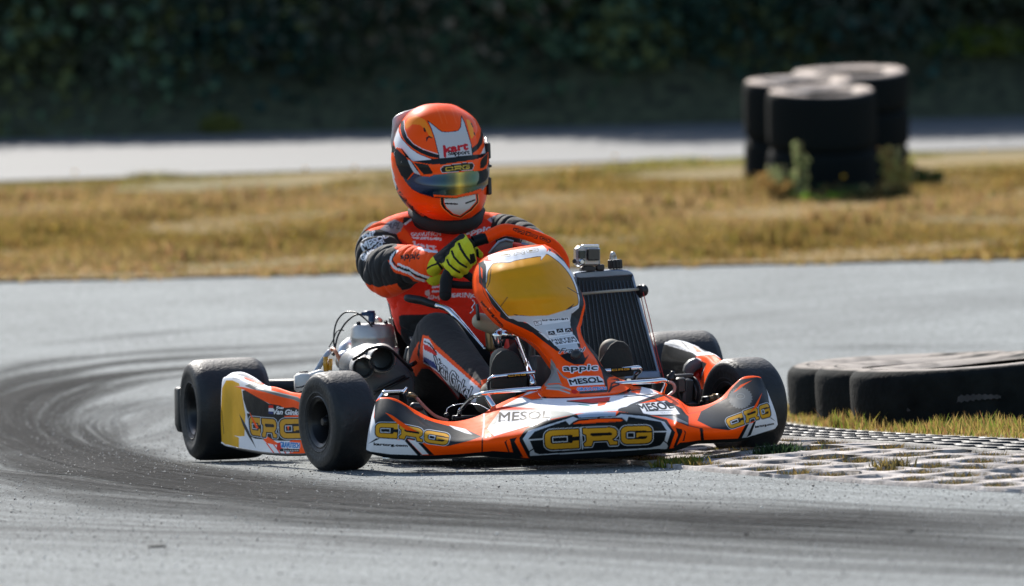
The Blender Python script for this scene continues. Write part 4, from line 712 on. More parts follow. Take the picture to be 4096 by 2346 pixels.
a_.stroke([(688, 640), (640, 680), (600, 740), (592, 800), (640, 870), (690, 905)], 5, WHT, 6).stroke([(668, 655), (625, 730), (620, 780), (665, 840), (700, 870)], 3, BLK, 6).stroke([(690, 905), (850, 945), (950, 1030), (1080, 1072)], 4.5, WHT, 6).stroke([(700, 870), (860, 920), (990, 1000), (1120, 1052)], 4.5, BLK, 6).stroke([(705, 830), (860, 890), (1000, 975), (1160, 1028)], 4.5, WHT, 6)
a_.text('appic', [(745, 680), (1030, 650), (1000, 790), (740, 780)], (.03, .02, .02), 6, w=1.1)
a_.stroke([(1000, 600), (1170, 640), (1260, 650)], 5, WHT, 6)
a_ = on(1); a_.text('MESOL', [(180, 540), (520, 385), (550, 440), (190, 640)], WHT, 6, w=1.4).text('EMP', [(190, 430), (360, 350), (370, 390), (190, 500)], WHT, 6, w=1.).text('GRAVUTECH', [(170, 720), (480, 480), (500, 530), (200, 790)], WHT, 6, w=.8).fill([(225, 740), (420, 540), (450, 560), (290, 780), (250, 830)], (.5, .52, .58), 6).text('GRAV', [(260, 700), (400, 560), (430, 580), (290, 740)], CH, 6)
l_ = on(4, 5); l_.fill([(410, 412), (480, 425), (560, 520), (800, 735), (1110, 1020), (1140, 1120), (1070, 1400), (1000, 1330), (870, 1200), (640, 940), (560, 860), (460, 790), (395, 800), (330, 900), (255, 730), (300, 600), (370, 480)], ORG, 9)
l_.fill([(375, 420), (415, 400), (380, 560), (375, 700), (350, 640)], BLK, 9)
l_.fill([(425, 448), (485, 462), (545, 570), (620, 640), (1100, 1055), (1130, 1180), (1060, 1360), (1000, 1320), (870, 1200), (600, 860), (520, 800), (418, 740), (418, 560)], WHT, 9)
l_.stroke([(435, 488), (490, 510), (570, 620)], 3, BLK, 9).fill([(425, 515), (500, 545), (580, 640), (560, 650), (425, 578)], (.7, .02, .01), 9).fill([(425, 662), (540, 725), (600, 830), (520, 785), (422, 722)], (.01, .03, .2), 9)
l_.stroke([(500, 790), (600, 870), (720, 1020), (860, 1190), (1020, 1330)], 3, (.6, .02, .01), 9).stroke([(400, 790), (520, 800)], 3, (.7, .04, .02), 9)
l_.text('Van Ginkel', [(545, 650), (1010, 1035), (925, 1190), (560, 790)], (.8, .8, .84), 9, 4.5, BLK, shear=-.2, w=.6); l_.text('Koen', [(590, 690), (705, 790), (690, 840), (585, 745)], (.8, .8, .84), 9, 3, BLK, w=.5)
l_.stroke([(1130, 1190), (1060, 1270), (1050, 1350)], 5, (.6, .03, .02), 9).fill([(1090, 940), (1160, 920), (1170, 960), (1100, 1010)], ORG, 9)
setcol(me, ps.c); me.materials.clear(); suit = link('race_suit', me, M['suit'], person)
# collar
mb = MB(); mb.tube([zl(7, *p) for p in ((420, 1250, .85), (520, 1325, .78), (700, 1388, .735), (900, 1392, .735), (1080, 1345, .755), (1180, 1240, .84))], [.014, .020, .0235, .024, .022, .014], 20, cr=50); mb.ell(zl(7, 800, 1330, .84), (.1, .1, .05)); link('helmet_collar', mb, mat('black_padding', (.008, .009, .01), .8, bump=.3), person)
# helmet
HR = [z(7, a, b) for a, b in (((560, 52), (860, 50)), ((430, 105), (965, 95)), ((335, 190), (1065, 160)), ((272, 290), (1135, 230)), ((228, 400), (1188, 330)), ((195, 520), (1218, 430)), ((180, 640), (1242, 550)), ((183, 760), (1258, 670)), ((200, 880), (1264, 800)), ((235, 1000), (1264, 920)),
      ((290, 1110), (1256, 1040)), ((370, 1205), (1238, 1140)), ((470, 1280), (1195, 1235)), ((600, 1335), (1120, 1310)), ((720, 1365), (1030, 1345)))]
nh = len(HR); top = z(7, (705, 38))[0]; hc = np.interp(range(nh), [0, 3, 8, 12, 14], [.79, .79, .785, .77, .76]); hd = np.interp(range(nh), [0, 1, 2, 4, 7, 9, 11, 12, 13, 14], [.045, .078, .103, .132, .145, .145, .135, .12, .085, .045])
def helmnet(grow=0.):
    net = [[(top[0], top[1], .79)] * 24]
    for j in range(nh):
        (lx, ly), (rx, ry) = HR[j]; mx, my = (lx + rx) / 2, (ly + ry) / 2; hx, hy = (rx - lx) / 2, (ry - ly) / 2; g = 1 + grow / .13
        net.append([(mx - hx * g * math.cos(t), my - hy * math.cos(t), hc[j] - (hd[j] + grow) * math.sin(t)) for t in np.linspace(0, 2 * math.pi, 25)[:-1]])
    j = nh - 1; (lx, ly), (rx, ry) = HR[j]; net.append([((lx + rx) / 2, (ly + ry) / 2 + 2, hc[j])] * 24); return net
def helmgrid(grow, nu, nv):
    P = LA(helmnet(grow)); P = crs(P, nv); P = np.swapaxes(P, 0, 1); P = np.concatenate([P[-2:], P, P[:3]], 0)
    m = len(P); E = P; t = np.linspace(2, m - 3, nu + 1)[:-1]; i = t.astype(int); u = (t - i).reshape(-1, 1, 1); a, b, c, d = E[i - 1], E[i], E[i + 1], E[np.minimum(i + 2, m - 1)]
    return .5 * ((2 * b) + (c - a) * u + (2 * a - 5 * b + 4 * c - d) * u ** 2 + (3 * b - a - 3 * c + d) * u ** 3)
G_ = helmgrid(0, 640, 300); v, f = gridmesh(G_, True); p = Paint(proj(v), (1.0, .088, .003)); F, K, T, G = p.fill, p.stroke, p.text, p.glyph
F([(140, 580), (160, 330), (230, 200), (262, 210), (210, 380), (205, 500), (240, 560), (230, 600)], BLK, 7)
F([(232, 560), (208, 440), (228, 340), (270, 255), (262, 350), (290, 430), (370, 520), (470, 600), (600, 655), (725, 700), (720, 722), (560, 718), (430, 692), (330, 640), (280, 580)], WHT, 7)
F([(290, 250), (322, 225), (328, 330), (360, 420), (430, 500), (530, 558), (640, 595), (708, 615), (715, 655), (620, 640), (520, 600), (430, 548), (350, 480), (302, 400), (282, 320)], BLK, 7)
K([(325, 230), (330, 330), (362, 418), (432, 496), (532, 552), (642, 590), (704, 610)], 1.2, (.7, .7, .72), 7); K([(265, 270), (270, 370), (310, 450), (400, 545), (500, 612), (620, 655), (720, 690)], 1., BLK, 7)
F([(330, 280), (370, 205), (460, 175), (560, 225), (620, 330), (655, 430), (610, 405), (560, 330), (500, 280), (420, 275), (350, 330)], (.95, .24, .015), 7)
F([(540, 312), (555, 310), (572, 345), (568, 368), (548, 355)], BLK, 7); F([(572, 425), (605, 402), (655, 430), (600, 425), (575, 475)], BLK, 7); F([(1068, 255), (1085, 262), (1106, 312), (1092, 305)], BLK, 7); F([(1088, 372), (1112, 362), (1132, 410), (1115, 392)], BLK, 7)
for x, w_ in ((690, 9), (745, 7), (850, 8), (900, 6)): K([(x, 90), (x + 30, 160), (x + 62, 260)], w_ / 2.8, (1., .11, .015), 7)
F([(590, 235), (640, 272), (700, 322), (750, 358), (820, 360), (930, 345), (958, 305), (968, 180), (1005, 260), (1042, 380), (1078, 500), (1090, 560), (1100, 668), (860, 712), (720, 722), (715, 620), (690, 520), (660, 400), (622, 300)], (.5, .53, .56), 7)
for Q in ([(590, 235), (622, 300), (660, 400), (690, 520), (715, 620), (720, 720)], [(590, 235), (640, 272), (700, 322), (750, 358), (820, 362), (930, 347), (960, 305), (968, 180)], [(968, 180), (1005, 260), (1042, 380), (1078, 500), (1100, 668)]): K(Q, 1.4, BLK, 7)
F([(1022, 220), (1055, 225), (1098, 320), (1110, 400), (1080, 440), (1050, 340)], YEL, 7)
F([(1088, 540), (1150, 488), (1182, 400), (1186, 320), (1212, 400), (1200, 490), (1155, 555), (1092, 602)], BLK, 7); F([(1102, 665), (1190, 600), (1225, 520), (1228, 420), (1262, 520), (1262, 600), (1200, 650)], WHT, 7)
T('kart', [(765, 520), (1035, 475), (1040, 555), (790, 590)], (.5, .01, .02), 7, w=2.6); K([(775, 520), (785, 635)], 5, (.5, .01, .02), 7); T('Support', [(820, 580), (1058, 562), (1060, 618), (825, 635)], (.015, .01, .01), 7, w=1.1)
F([(150, 620), (172, 610), (190, 760), (230, 900), (300, 1040), (380, 1160), (480, 1260), (620, 1340), (900, 1450), (400, 1400), (150, 900)], (.62, .62, .6), 7); F([(240, 950), (300, 1040), (380, 1150), (480, 1245), (600, 1320), (720, 1368), (900, 1374), (1060, 1335), (1180, 1240), (1230, 1150), (1290, 1100), (1290, 1500), (200, 1500)], BLK, 7)
F([(195, 1000), (238, 1000), (200, 860), (180, 720)], WHT, 7)
F([(212, 880), (262, 1000), (330, 1085), (420, 1170), (560, 1250), (720, 1320), (900, 1360), (1040, 1330), (1160, 1245), (1240, 1100), (1255, 1000), (900, 1000), (400, 900)], (1., .075, .003), 7)
T('Koen van Ginkel', [(262, 1000), (560, 1285), (535, 1320), (245, 1030)], (.9, .1, .02), 7, w=.6)
F([(732, 1100), (1155, 1050), (1162, 1150), (1085, 1240), (960, 1325), (860, 1300), (765, 1220), (735, 1170)], BLK, 7); K([(732, 1100), (735, 1170), (765, 1220), (860, 1300), (960, 1325), (1085, 1240), (1162, 1150), (1155, 1060)], 1.5, (.95, .3, .08), 7)
K([(770, 1100), (775, 1165), (800, 1215), (880, 1284), (955, 1302), (1065, 1222), (1138, 1142), (1130, 1065)], 1.6, ORG, 7); F([(775, 1100), (780, 1160), (805, 1210), (882, 1278), (953, 1295), (1060, 1218), (1132, 1138), (1125, 1060)], (.62, .63, .62), 7)
K([(788, 1162), (920, 1168)], 3., BLK, 7); K([(1018, 1158), (1118, 1122)], 3., BLK, 7)
F([(195, 560), (300, 545), (420, 690), (1255, 600), (1275, 930), (1180, 1010), (900, 1090), (560, 1060), (340, 910), (255, 760)], BLK, 7)
me = mesh_np('helmet', v, f); setcol(me, p.c); hel = link('helmet', me, M['helmet'], person)
# visor: a curved shell proud of the helmet, with a sun strip stuck on it
def helmpatch(name, cut, grow, mt, parent, paint, solid=.002):
    G_ = helmgrid(grow, 560, 260); v, f = gridmesh(G_, True); pp = proj(v); c = paint(pp)
    c3 = v[f].mean(1); c2 = proj(c3); q_ = Paint(c2, (0, 0, 0)); P_ = np.array(z(7, *cut)); i = q_._pip(P_, np.roll(P_, -1, 0), np.arange(len(c2))); k = np.zeros(len(f), bool); k[i] = True; k &= c3[:, 1] < .79; f = f[k]
    used = np.unique(f); remap = np.zeros(len(v), int); remap[used] = np.arange(len(used)); me = mesh_np(name, v[used], remap[f]); setcol(me, c[used]); return link(name, me, mt, parent, solid=solid)
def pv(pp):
    x7 = (pp[:, 0] - 1500) * 2.8; xs = [200, 330, 450, 620, 780, 880, 940, 1010, 1100, 1190, 1260]; cc = np.array([(.006, .008, .012), (.006, .01, .03), (.004, .014, .07), (.004, .02, .06), (.006, .04, .035), (.10, .09, .015), (.5, .34, .03), (.12, .11, .02), (.01, .07, .025), (.01, .02, .05), (.03, .015, .035)])  # the coating's view-dependent sheen painted as fixed bands, gold near the middle
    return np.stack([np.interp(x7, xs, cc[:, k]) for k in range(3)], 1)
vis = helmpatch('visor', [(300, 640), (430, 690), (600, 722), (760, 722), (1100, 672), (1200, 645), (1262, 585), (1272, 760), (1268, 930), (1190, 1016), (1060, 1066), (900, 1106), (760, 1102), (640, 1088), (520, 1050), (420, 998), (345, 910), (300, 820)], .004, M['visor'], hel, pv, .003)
def pst(pp):
    p = Paint(pp, (1., .085, .002)); F, K, T, G = p.fill, p.stroke, p.text, p.glyph
    F([(190, 500), (350, 640), (380, 680), (520, 860), (430, 812), (360, 900), (300, 860), (230, 760)], (.012, .013, .015), 7); F([(368, 672), (400, 684), (515, 850), (440, 818), (405, 760)], (.5, .53, .56), 7); F([(400, 684), (425, 702), (505, 820), (470, 790)], BLK, 7)
    F([(440, 706), (590, 726), (615, 760), (645, 812), (635, 834), (545, 834)], (.012, .012, .012), 7); F([(1190, 660), (1258, 590), (1245, 720), (1205, 765), (1168, 768), (1172, 700)], (.012, .012, .012), 7)
    bd = [(730, 775), (765, 742), (850, 728), (1000, 706), (1085, 706), (1104, 735), (1085, 785), (900, 805), (750, 818)]; F(bd, BLK, 7); K(bd, 1.2, SIL, 7, True)
    for g_, qq in (('C', [(785, 755), (872, 746), (872, 792), (785, 802)]), ('R', [(882, 745), (965, 735), (965, 785), (882, 792)]), ('G', [(975, 733), (1055, 725), (1055, 775), (975, 784)])): G(g_, qq, 7, .35, (.55, .42, .06), BLK)
    return p.c
helmpatch('visor_sun_strip', [(215, 570), (250, 535), (292, 545), (345, 640), (430, 690), (610, 722), (760, 722), (1100, 672), (1200, 645), (1262, 585), (1264, 700), (1240, 770), (1180, 798), (1095, 796), (900, 812), (750, 834), (665, 838), (612, 864), (520, 852), (440, 820), (370, 900), (300, 850), (245, 730)], .0065, M['helmet'], hel, pst)
helmpatch('visor_tear_strip', [(652, 1060), (800, 1073), (900, 1073), (1080, 1032), (1185, 993), (1190, 1018), (1080, 1066), (900, 1098), (660, 1086)], .0075, M['helmet'], hel, lambda pp: np.tile((1., .085, .004), (len(pp), 1)))
for x, y, r, d in ((252, 605, .0095, .72), (318, 700, .0055, .69)):
    mb = MB(); mb.lathe([(-.006, .0001), (-.006, r * .5), (-.003, r * .55), (-.006, r * .6), (-.006, r), (.0, r * 1.1), (.01, r * 1.1)], zl(7, x, y, d) - np.array([.0, .004, 0]), rotm(0, 0, R_(50)), 28); link('visor_screw', mb, M['alu'], hel, sharp=30)
mb = MB(); mb.box(zl(7, 1258, 570, .77), (.006, .015, .022), bev=.005); link('visor_latch', mb, M['blackp'], hel, sharp=40); mb = MB(); mb.box(zl(7, 1268, 965, .76), (.006, .015, .024), bev=.005); link('visor_hinge', mb, M['blackp'], hel, sharp=40); mb = MB(); mb.cap(zl(7, 1262, 742, .76), zl(7, 1292, 742, .76), .005, .004); link('visor_knob', mb, M['blackp'], hel)
mb = MB(); mb.tube([zl(7, 1240, 425, .8), zl(7, 1256, 520, .78), zl(7, 1266, 640, .76)], .003, 8); link('visor_trim', mb, M['alu'], hel)
mb = MB(); A = [zl(7, *q, .86) for q in ((190, 330), (195, 215), (235, 175), (330, 130), (460, 92), (400, 150), (320, 210), (270, 290), (225, 370), (185, 560), (172, 460))]; mb.prism(A, (.02, .06, 0)); sp = link('helmet_spoiler', mb, mat('grey_helmet_fin', (.5, .5, .48), .35, coat=.5), hel, bevel=.008)
# glove
gl = MB(); g14 = lambda x, y, d: zl(14, x, y, d)
wr = g14(110, 700, .53); kn = [g14(545, 275, .46), g14(440, 375, .455), g14(345, 480, .455), g14(275, 590, .46)]
for i, k_ in enumerate(kn): gl.cap(wr * .85 + k_ * .15, k_, .022, .0138 if i < 3 else .0125)
gl.cap(g14(40, 690, .545), wr, .028, .026)
fing = [[(545, 275, .46), (625, 380, .415), (668, 500, .405), (690, 600, .42)], [(440, 375, .455), (525, 490, .41), (590, 590, .40), (625, 665, .42)], [(345, 480, .455), (430, 590, .41), (510, 680, .40), (580, 738, .42)], [(275, 590, .46), (345, 690, .42), (420, 770, .41), (505, 805, .425)]]
for k_, (fg, r) in enumerate(zip(fing, (.0125, .0122, .0118, .0105))):
    for a, b in zip(fg[:-1], fg[1:]): gl.cap(g14(*a), g14(*b), r, r * .96)
for a, b, r in (((560, 420, .49), (700, 420, .50), .014), ((700, 420, .50), (800, 510, .48), .011)): gl.cap(g14(*a), g14(*b), r, r * .85)
me, V, Nn = remesh(gl, .0025, 3, 1, 'glove'); pg = Paint(proj(V), LIME)
pg.fill([(560, 170), (585, 240), (560, 275), (520, 290), (470, 310), (440, 340), (430, 385), (370, 430), (350, 500), (300, 545), (285, 615), (240, 640), (150, 600), (100, 500), (300, 200)], (.010, .012, .014), 14)
for st, w_ in (([(495, 350), (520, 420), (590, 530), (670, 630)], 5), ([(392, 460), (420, 540), (500, 630), (600, 690)], 4.4), ([(322, 585), (350, 650), (430, 720), (500, 765)], 4.2), ([(180, 620), (240, 700), (300, 780), (320, 830)], 5), ([(20, 715), (90, 670), (175, 640)], 3.6)): pg.stroke(st, w_, (.010, .012, .014), 14)
pg.fill([(650, 500), (720, 490), (740, 600), (700, 640), (660, 620)], (.015, .018, .012), 14); pg.stroke([(760, 440), (770, 560)], 5, BLK, 14)
setcol(me, pg.c); me.materials.clear(); link('glove', me, M['glove'], person)
mb = MB(); mb.tube([g14(*q) for q in ((20, 600, .55), (60, 640, .55), (130, 690, .54), (180, 740, .53))], [.034, .036, .034, .028], 32, cr=24); mb.ell(g14(130, 770, .54), (.027, .025, .036)); me, V, Nn = remesh(mb, .003, 2, 1, 'glove_cuff'); pg = Paint(proj(V), LIME); pg.stroke([(10, 720), (90, 670), (180, 635)], 3.6, (.01, .012, .014), 14); setcol(me, pg.c); me.materials.clear(); link('glove_cuff', me, M['glove'], person)
lg = MB(); w2 = L(2198, 1085, .5)
for k_ in range(4): a = w2 + np.array([-.01, -.05, .02 - .018 * k_]); lg.cap(w2, a, .022, .014); lg.cap(a, a + np.array([-.028, -.025, -.005]), .012, .011); lg.cap(a + np.array([-.028, -.025, -.005]), a + np.array([-.05, -.0, -.008]), .011, .010)
lg.cap(w2, w2 + np.array([-.045, -.01, .03]), .016, .011); me, V, Nn = remesh(lg, .003, 2, 0, 'glove'); setcol(me, np.tile(LIME, (len(V), 1))); me.materials.clear(); go = link('glove', me, M['glove'], person); go['label'] = 'far glove hidden behind the fairing'
# shoes
def shoe(pts, d, heel, label):
    s_ = MB(); P = [L(x, y, d) for x, y in pts]; s_.prism(P, (0.004, .014, 0.002)); o = link('shoe_sole', s_, M['sole'], None, bevel=.004)
    q = MB(); cen = sum(P) / len(P); tp = P[len(P) // 2]; q.cap(cen * .4 + tp * .6 + np.array([0, .052, -.01]), cen * 1. + np.array([0, .06, -.06]), .032, .036); q.cap(cen + np.array([0, .06, -.06]), heel, .038, .04)
    me, V, Nn = remesh(q, .005, 3, 0, 'shoe'); me.materials.clear(); u = link('shoe', me, M['shoe'], person); o.name = 'sole'; o.parent = u; return u
shoe(z(13, (470, 860), (468, 700), (470, 520), (500, 400), (560, 300), (640, 240), (740, 220), (840, 245), (920, 310), (990, 420), (1040, 520), (1080, 680), (1060, 860)), -.02, ankR + np.array([0, 0, -.01]), '')
shoe(z(5, (1440, 1050), (1420, 900), (1450, 800), (1530, 670), (1610, 550), (1700, 492), (1800, 510), (1870, 570), (1920, 680), (1945, 850), (1950, 1000)), -.02, ankL, '')
#@@CAM
# ================================================================== action camera clamped on the radiator
c = zl(10, 315, 245, .62); oc = np.array(c) + np.array([0, 0, -.06]); cam_o = kempty('action_camera', tuple(oc)); tag(cam_o, 'small boxy action camera in a clear housing standing on the radiator', 'camera')
Rc = rotm(0, R_(2), R_(-8)); R2 = rotm(0, R_(2), R_(4))
mb = MB(); mb.box(c, (.0345, .015, .0265), R2, .006); link('housing', mb, M['clear'], cam_o, sharp=40)
mb = MB(); mb.box(zl(10, 398, 222, .60), (.0185, .006, .0165), R2, .004); link('lens_cover', mb, mat('black_glass', (.006, .007, .008), .08, coat=1), cam_o, sharp=40)
mb = MB(); mb.box(zl(10, 250, 224, .602), (.0095, .003, .0105), R2, .002); link('status_screen', mb, mat('lcd_screen', (.03, .045, .04), .2), cam_o, sharp=40)
mb = MB(); mb.lathe([(-.004, .0001), (-.004, .005), (-.001, .0085), (.003, .009)], zl(10, 252, 318, .602), rotm(0, 0, R_(88)), 24); link('shutter_button', mb, M['chrome'], cam_o, sharp=40); mb = MB(); mb.lathe([(-.004, .0001), (-.004, .006), (.003, .007)], zl(10, 160, 310, .61), rotm(0, 0, R_(60)), 18); link('side_button', mb, M['chrome'], cam_o, sharp=40); mb = MB(); mb.box(zl(10, 350, 112, .62), (.024, .012, .004), R2, .002); mb.box(zl(10, 235, 128, .615), (.008, .008, .003), R2, .002); link('housing_latch', mb, M['chrome'], cam_o, sharp=40)
mb = MB(); mb.prism([zl(10, *q, .605) for q in ((248, 440), (262, 395), (300, 372), (410, 375), (432, 400), (432, 440))], (0, .03, 0)); mb.box(zl(10, 480, 392, .62), (.012, .01, .009), R2, .003); link('mount_foot', mb, M['blackp'], cam_o, sharp=40, bevel=.002)
#@@WORLD
# ================================================================== ground
OC = np.array([8.2, 2.8])                     # centre of the bend
def zf(X, Y):
    X = np.asarray(X, float); Y = np.asarray(Y, float)
    q = np.where(Y < 0, -.004 * Y, np.where(Y < 3, -.02 * Y, np.where(Y < 5, -.06 - .02 * (Y - 3) + .01375 * (Y - 3) ** 2, -.045 + .035 * (Y - 5))))
    q = np.where(Y < 0, 0., q)
    return q
def hk(X, Y):
    R = np.hypot(X - OC[0], Y - OC[1]); return zf(X, Y) + np.clip((8.42 - R) * .05, 0, .028)
def sheet(name, xs, ys, fz, m, dz=0., kind='structure', col=None):
    X, Y = np.meshgrid(xs, ys, indexing='ij'); G = np.stack([X, Y, fz(X, Y) + dz], -1); v, f = gridmesh(G); me = mesh_np(name, v, f)
    if col is not None: setcol(me, col(v))
    o = link(name, me, m); tag(o, kind=kind); return o
def nodes(name):
    m = bpy.data.materials.new(name); m.use_nodes = True; nt = m.node_tree; return m, nt, nt.nodes['Principled BSDF'], nt.nodes.new, nt.links.new
# asphalt with rubbered racing line following the bend
def asphalt():
    m, nt, b, N, K = nodes('worn_asphalt'); tc = N('ShaderNodeTexCoord')
    sub = N('ShaderNodeVectorMath'); sub.operation = 'SUBTRACT'; sub.inputs[1].default_value = (OC[0], OC[1], 0); K(tc.outputs['Object'], sub.inputs[0])
    flat = N('ShaderNodeVectorMath'); flat.operation = 'MULTIPLY'; flat.inputs[1].default_value = (1, 1, 0); K(sub.outputs[0], flat.inputs[0])
    ln = N('ShaderNodeVectorMath'); ln.operation = 'LENGTH'; K(flat.outputs[0], ln.inputs[0])
    sp = N('ShaderNodeSeparateXYZ'); K(flat.outputs[0], sp.inputs[0]); at = N('ShaderNodeMath'); at.operation = 'ARCTAN2'; K(sp.outputs[1], at.inputs[0])
    ng = N('ShaderNodeMath'); ng.operation = 'MULTIPLY'; ng.inputs[1].default_value = -1; K(sp.outputs[0], ng.inputs[0]); K(ng.outputs[0], at.inputs[1])
    def wander(amp, sc):
        n = N('ShaderNodeTexNoise'); n.inputs['Scale'].default_value = sc; n.inputs['Detail'].default_value = 3; K(flat.outputs[0], n.inputs['Vector'])
        a = N('ShaderNodeMath'); a.operation = 'MULTIPLY_ADD'; a.inputs[1].default_value = amp; a.inputs[2].default_value = -amp / 2; K(n.outputs['Fac'], a.inputs[0])
        s = N('ShaderNodeMath'); s.operation = 'ADD'; K(ln.outputs['Value'], s.inputs[0]); K(a.outputs[0], s.inputs[1]); return s.outputs[0]
    r1 = wander(1.0, .25)
    def streak(rs, asc, det, r=r1):
        cb = N('ShaderNodeCombineXYZ'); a = N('ShaderNodeMath'); a.operation = 'MULTIPLY'; a.inputs[1].default_value = rs; K(r, a.inputs[0]); K(a.outputs[0], cb.inputs[0])
        c = N('ShaderNodeMath'); c.operation = 'MULTIPLY'; c.inputs[1].default_value = asc; K(at.outputs[0], c.inputs[0]); K(c.outputs[0], cb.inputs[1])
        n = N('ShaderNodeTexNoise'); n.inputs['Scale'].default_value = 1; n.inputs['Detail'].default_value = det; n.inputs['Roughness'].default_value = .6; K(cb.outputs[0], n.inputs['Vector']); return n.outputs['Fac']
    def ramp(src, pts):
        r = N('ShaderNodeValToRGB'); e = r.color_ramp.elements
        while len(e) > 2: e.remove(e[-1])
        for i, (p_, v_) in enumerate(pts):
            q = e[i] if i < 2 else e.new(p_)
            q.position = p_; q.color = (v_, v_, v_, 1) if not isinstance(v_, tuple) else (*v_, 1)
        K(src, r.inputs[0]); return r.outputs[0]
    def mul(a_, b_):
        m_ = N('ShaderNodeMath'); m_.operation = 'MULTIPLY'; K(a_, m_.inputs[0]); K(b_, m_.inputs[1]); return m_.outputs[0]
    ma = N('ShaderNodeMapRange'); ma.inputs[1].default_value = -1.; ma.inputs[2].default_value = 1.; K(at.outputs[0], ma.inputs[0])
    off = ramp(ma.outputs[0], [(.0, 0.), (.15, 0.), (.225, .13), (.305, .42), (.375, .55), (.45, .42), (.56, .12), (.7, .0)])
    rs_ = N('ShaderNodeMath'); rs_.operation = 'SUBTRACT'; K(r1, rs_.inputs[0]); K(off, rs_.inputs[1]); r2_ = rs_.outputs[0]
    mr = N('ShaderNodeMapRange'); mr.inputs[1].default_value = 7.; mr.inputs[2].default_value = 14.; K(r2_, mr.inputs[0])
    band = ramp(mr.outputs[0], [(.0, .3), (.205, .3), (.235, .38), (.262, .85), (.30, 1.), (.355, .95), (.385, .72), (.42, .68), (.47, .60), (.56, .25), (.8, .05)])
    st = ramp(streak(13, 1.6, 5, r2_), [(.40, 0.), (.60, 1.)]); st2 = ramp(streak(4.2, .8, 3, r2_), [(.40, 0.), (.60, 1.)]); st3 = ramp(streak(30, 5., 4, r1), [(.42, 0.), (.62, 1.)])
    def mad(a_, k_, c_):
        m_ = N('ShaderNodeMath'); m_.operation = 'MULTIPLY_ADD'; K(a_, m_.inputs[0]); m_.inputs[1].default_value = k_
        if isinstance(c_, float): m_.inputs[2].default_value = c_
        else: K(c_, m_.inputs[2])
        return m_.outputs[0]
    tex = mad(st, .55, mad(st2, .45, mad(st3, .28, .12))); l3 = N('ShaderNodeMath'); l3.operation = 'MULTIPLY_ADD'; l3.use_clamp = True; fade = ramp(ma.outputs[0], [(.0, .95), (.2, .95), (.30, .66), (.56, .46), (.66, .38), (.78, .22), (1, .15)]); K(tex, l3.inputs[0]); K(mul(band, fade), l3.inputs[1]); K(mad(st, .05, .12), l3.inputs[2])
    gr = N('ShaderNodeTexNoise'); gr.inputs['Scale'].default_value = 130; gr.inputs['Detail'].default_value = 4; gr.inputs['Roughness'].default_value = .8; K(tc.outputs['Object'], gr.inputs['Vector'])
    big = N('ShaderNodeTexNoise'); big.inputs['Scale'].default_value = 1.4; big.inputs['Detail'].default_value = 6; K(tc.outputs['Object'], big.inputs['Vector'])
    c1 = N('ShaderNodeMix'); c1.data_type = 'RGBA'; c1.inputs[6].default_value = (.262, .28, .275, 1); c1.inputs[7].default_value = (.018, .021, .023, 1); K(l3.outputs[0], c1.inputs[0])
    g2 = N('ShaderNodeMapRange'); g2.inputs[1].default_value = .3; g2.inputs[2].default_value = .7; g2.inputs[3].default_value = .45; g2.inputs[4].default_value = 1.55; K(gr.outputs['Fac'], g2.inputs[0])
    g3 = N('ShaderNodeMapRange'); g3.inputs[1].default_value = .3; g3.inputs[2].default_value = .7; g3.inputs[3].default_value = .88; g3.inputs[4].default_value = 1.12; K(big.outputs['Fac'], g3.inputs[0])
    x1 = N('ShaderNodeMix'); x1.data_type = 'RGBA'; x1.blend_type = 'MULTIPLY'; x1.inputs[0].default_value = 1; K(c1.outputs[2], x1.inputs[6]); gc = N('ShaderNodeTexNoise'); gc.inputs['Scale'].default_value = 38; gc.inputs['Detail'].default_value = 5; gc.inputs['Roughness'].default_value = .75; K(tc.outputs['Object'], gc.inputs['Vector']); g4 = N('ShaderNodeMapRange'); g4.inputs[1].default_value = .3; g4.inputs[2].default_value = .7; g4.inputs[3].default_value = .6; g4.inputs[4].default_value = 1.4; K(gc.outputs['Fac'], g4.inputs[0]); K(mul(mul(g2.outputs[0], g3.outputs[0]), g4.outputs[0]), x1.inputs[7])
    gm = N('ShaderNodeMapping'); gm.inputs['Scale'].default_value = (150, 11, 1); K(tc.outputs['Object'], gm.inputs['Vector']); gn = N('ShaderNodeTexNoise'); gn.inputs['Scale'].default_value = 1; gn.inputs['Detail'].default_value = 5; gn.inputs['Roughness'].default_value = .7; K(gm.outputs[0], gn.inputs['Vector']); g5 = N('ShaderNodeMapRange'); g5.inputs[1].default_value = .3; g5.inputs[2].default_value = .7; g5.inputs[3].default_value = .62; g5.inputs[4].default_value = 1.38; K(gn.outputs['Fac'], g5.inputs[0]); x0 = N('ShaderNodeMix'); x0.data_type = 'RGBA'; x0.blend_type = 'MULTIPLY'; x0.inputs[0].default_value = 1; K(x1.outputs[2], x0.inputs[6]); K(g5.outputs[0], x0.inputs[7]); x1 = x0; vo = N('ShaderNodeTexVoronoi'); vo.inputs['Scale'].default_value = 55; K(tc.outputs['Object'], vo.inputs['Vector']); fl = ramp(vo.outputs['Distance'], [(.0, 1.), (.10, 0.)])
    vr = N('ShaderNodeSeparateColor'); K(vo.outputs['Color'], vr.inputs[0]); th = ramp(vr.outputs[0], [(.80, 0.), (.84, 1.)])
    x2 = N('ShaderNodeMix'); x2.data_type = 'RGBA'; K(mul(fl, th), x2.inputs[0]); K(x1.outputs[2], x2.inputs[6]); x2.inputs[7].default_value = (.45, .46, .46, 1); K(x2.outputs[2], b.inputs['Base Color'])
    b.inputs['Roughness'].default_value = .85; b.inputs['Specular IOR Level'].default_value = .1
    bp = N('ShaderNodeBump'); bp.inputs['Strength'].default_value = .6; bp.inputs['Distance'].default_value = .012; K(gc.outputs['Fac'], bp.inputs['Height']); K(bp.outputs[0], b.inputs['Normal']); return m
ASP = asphalt()
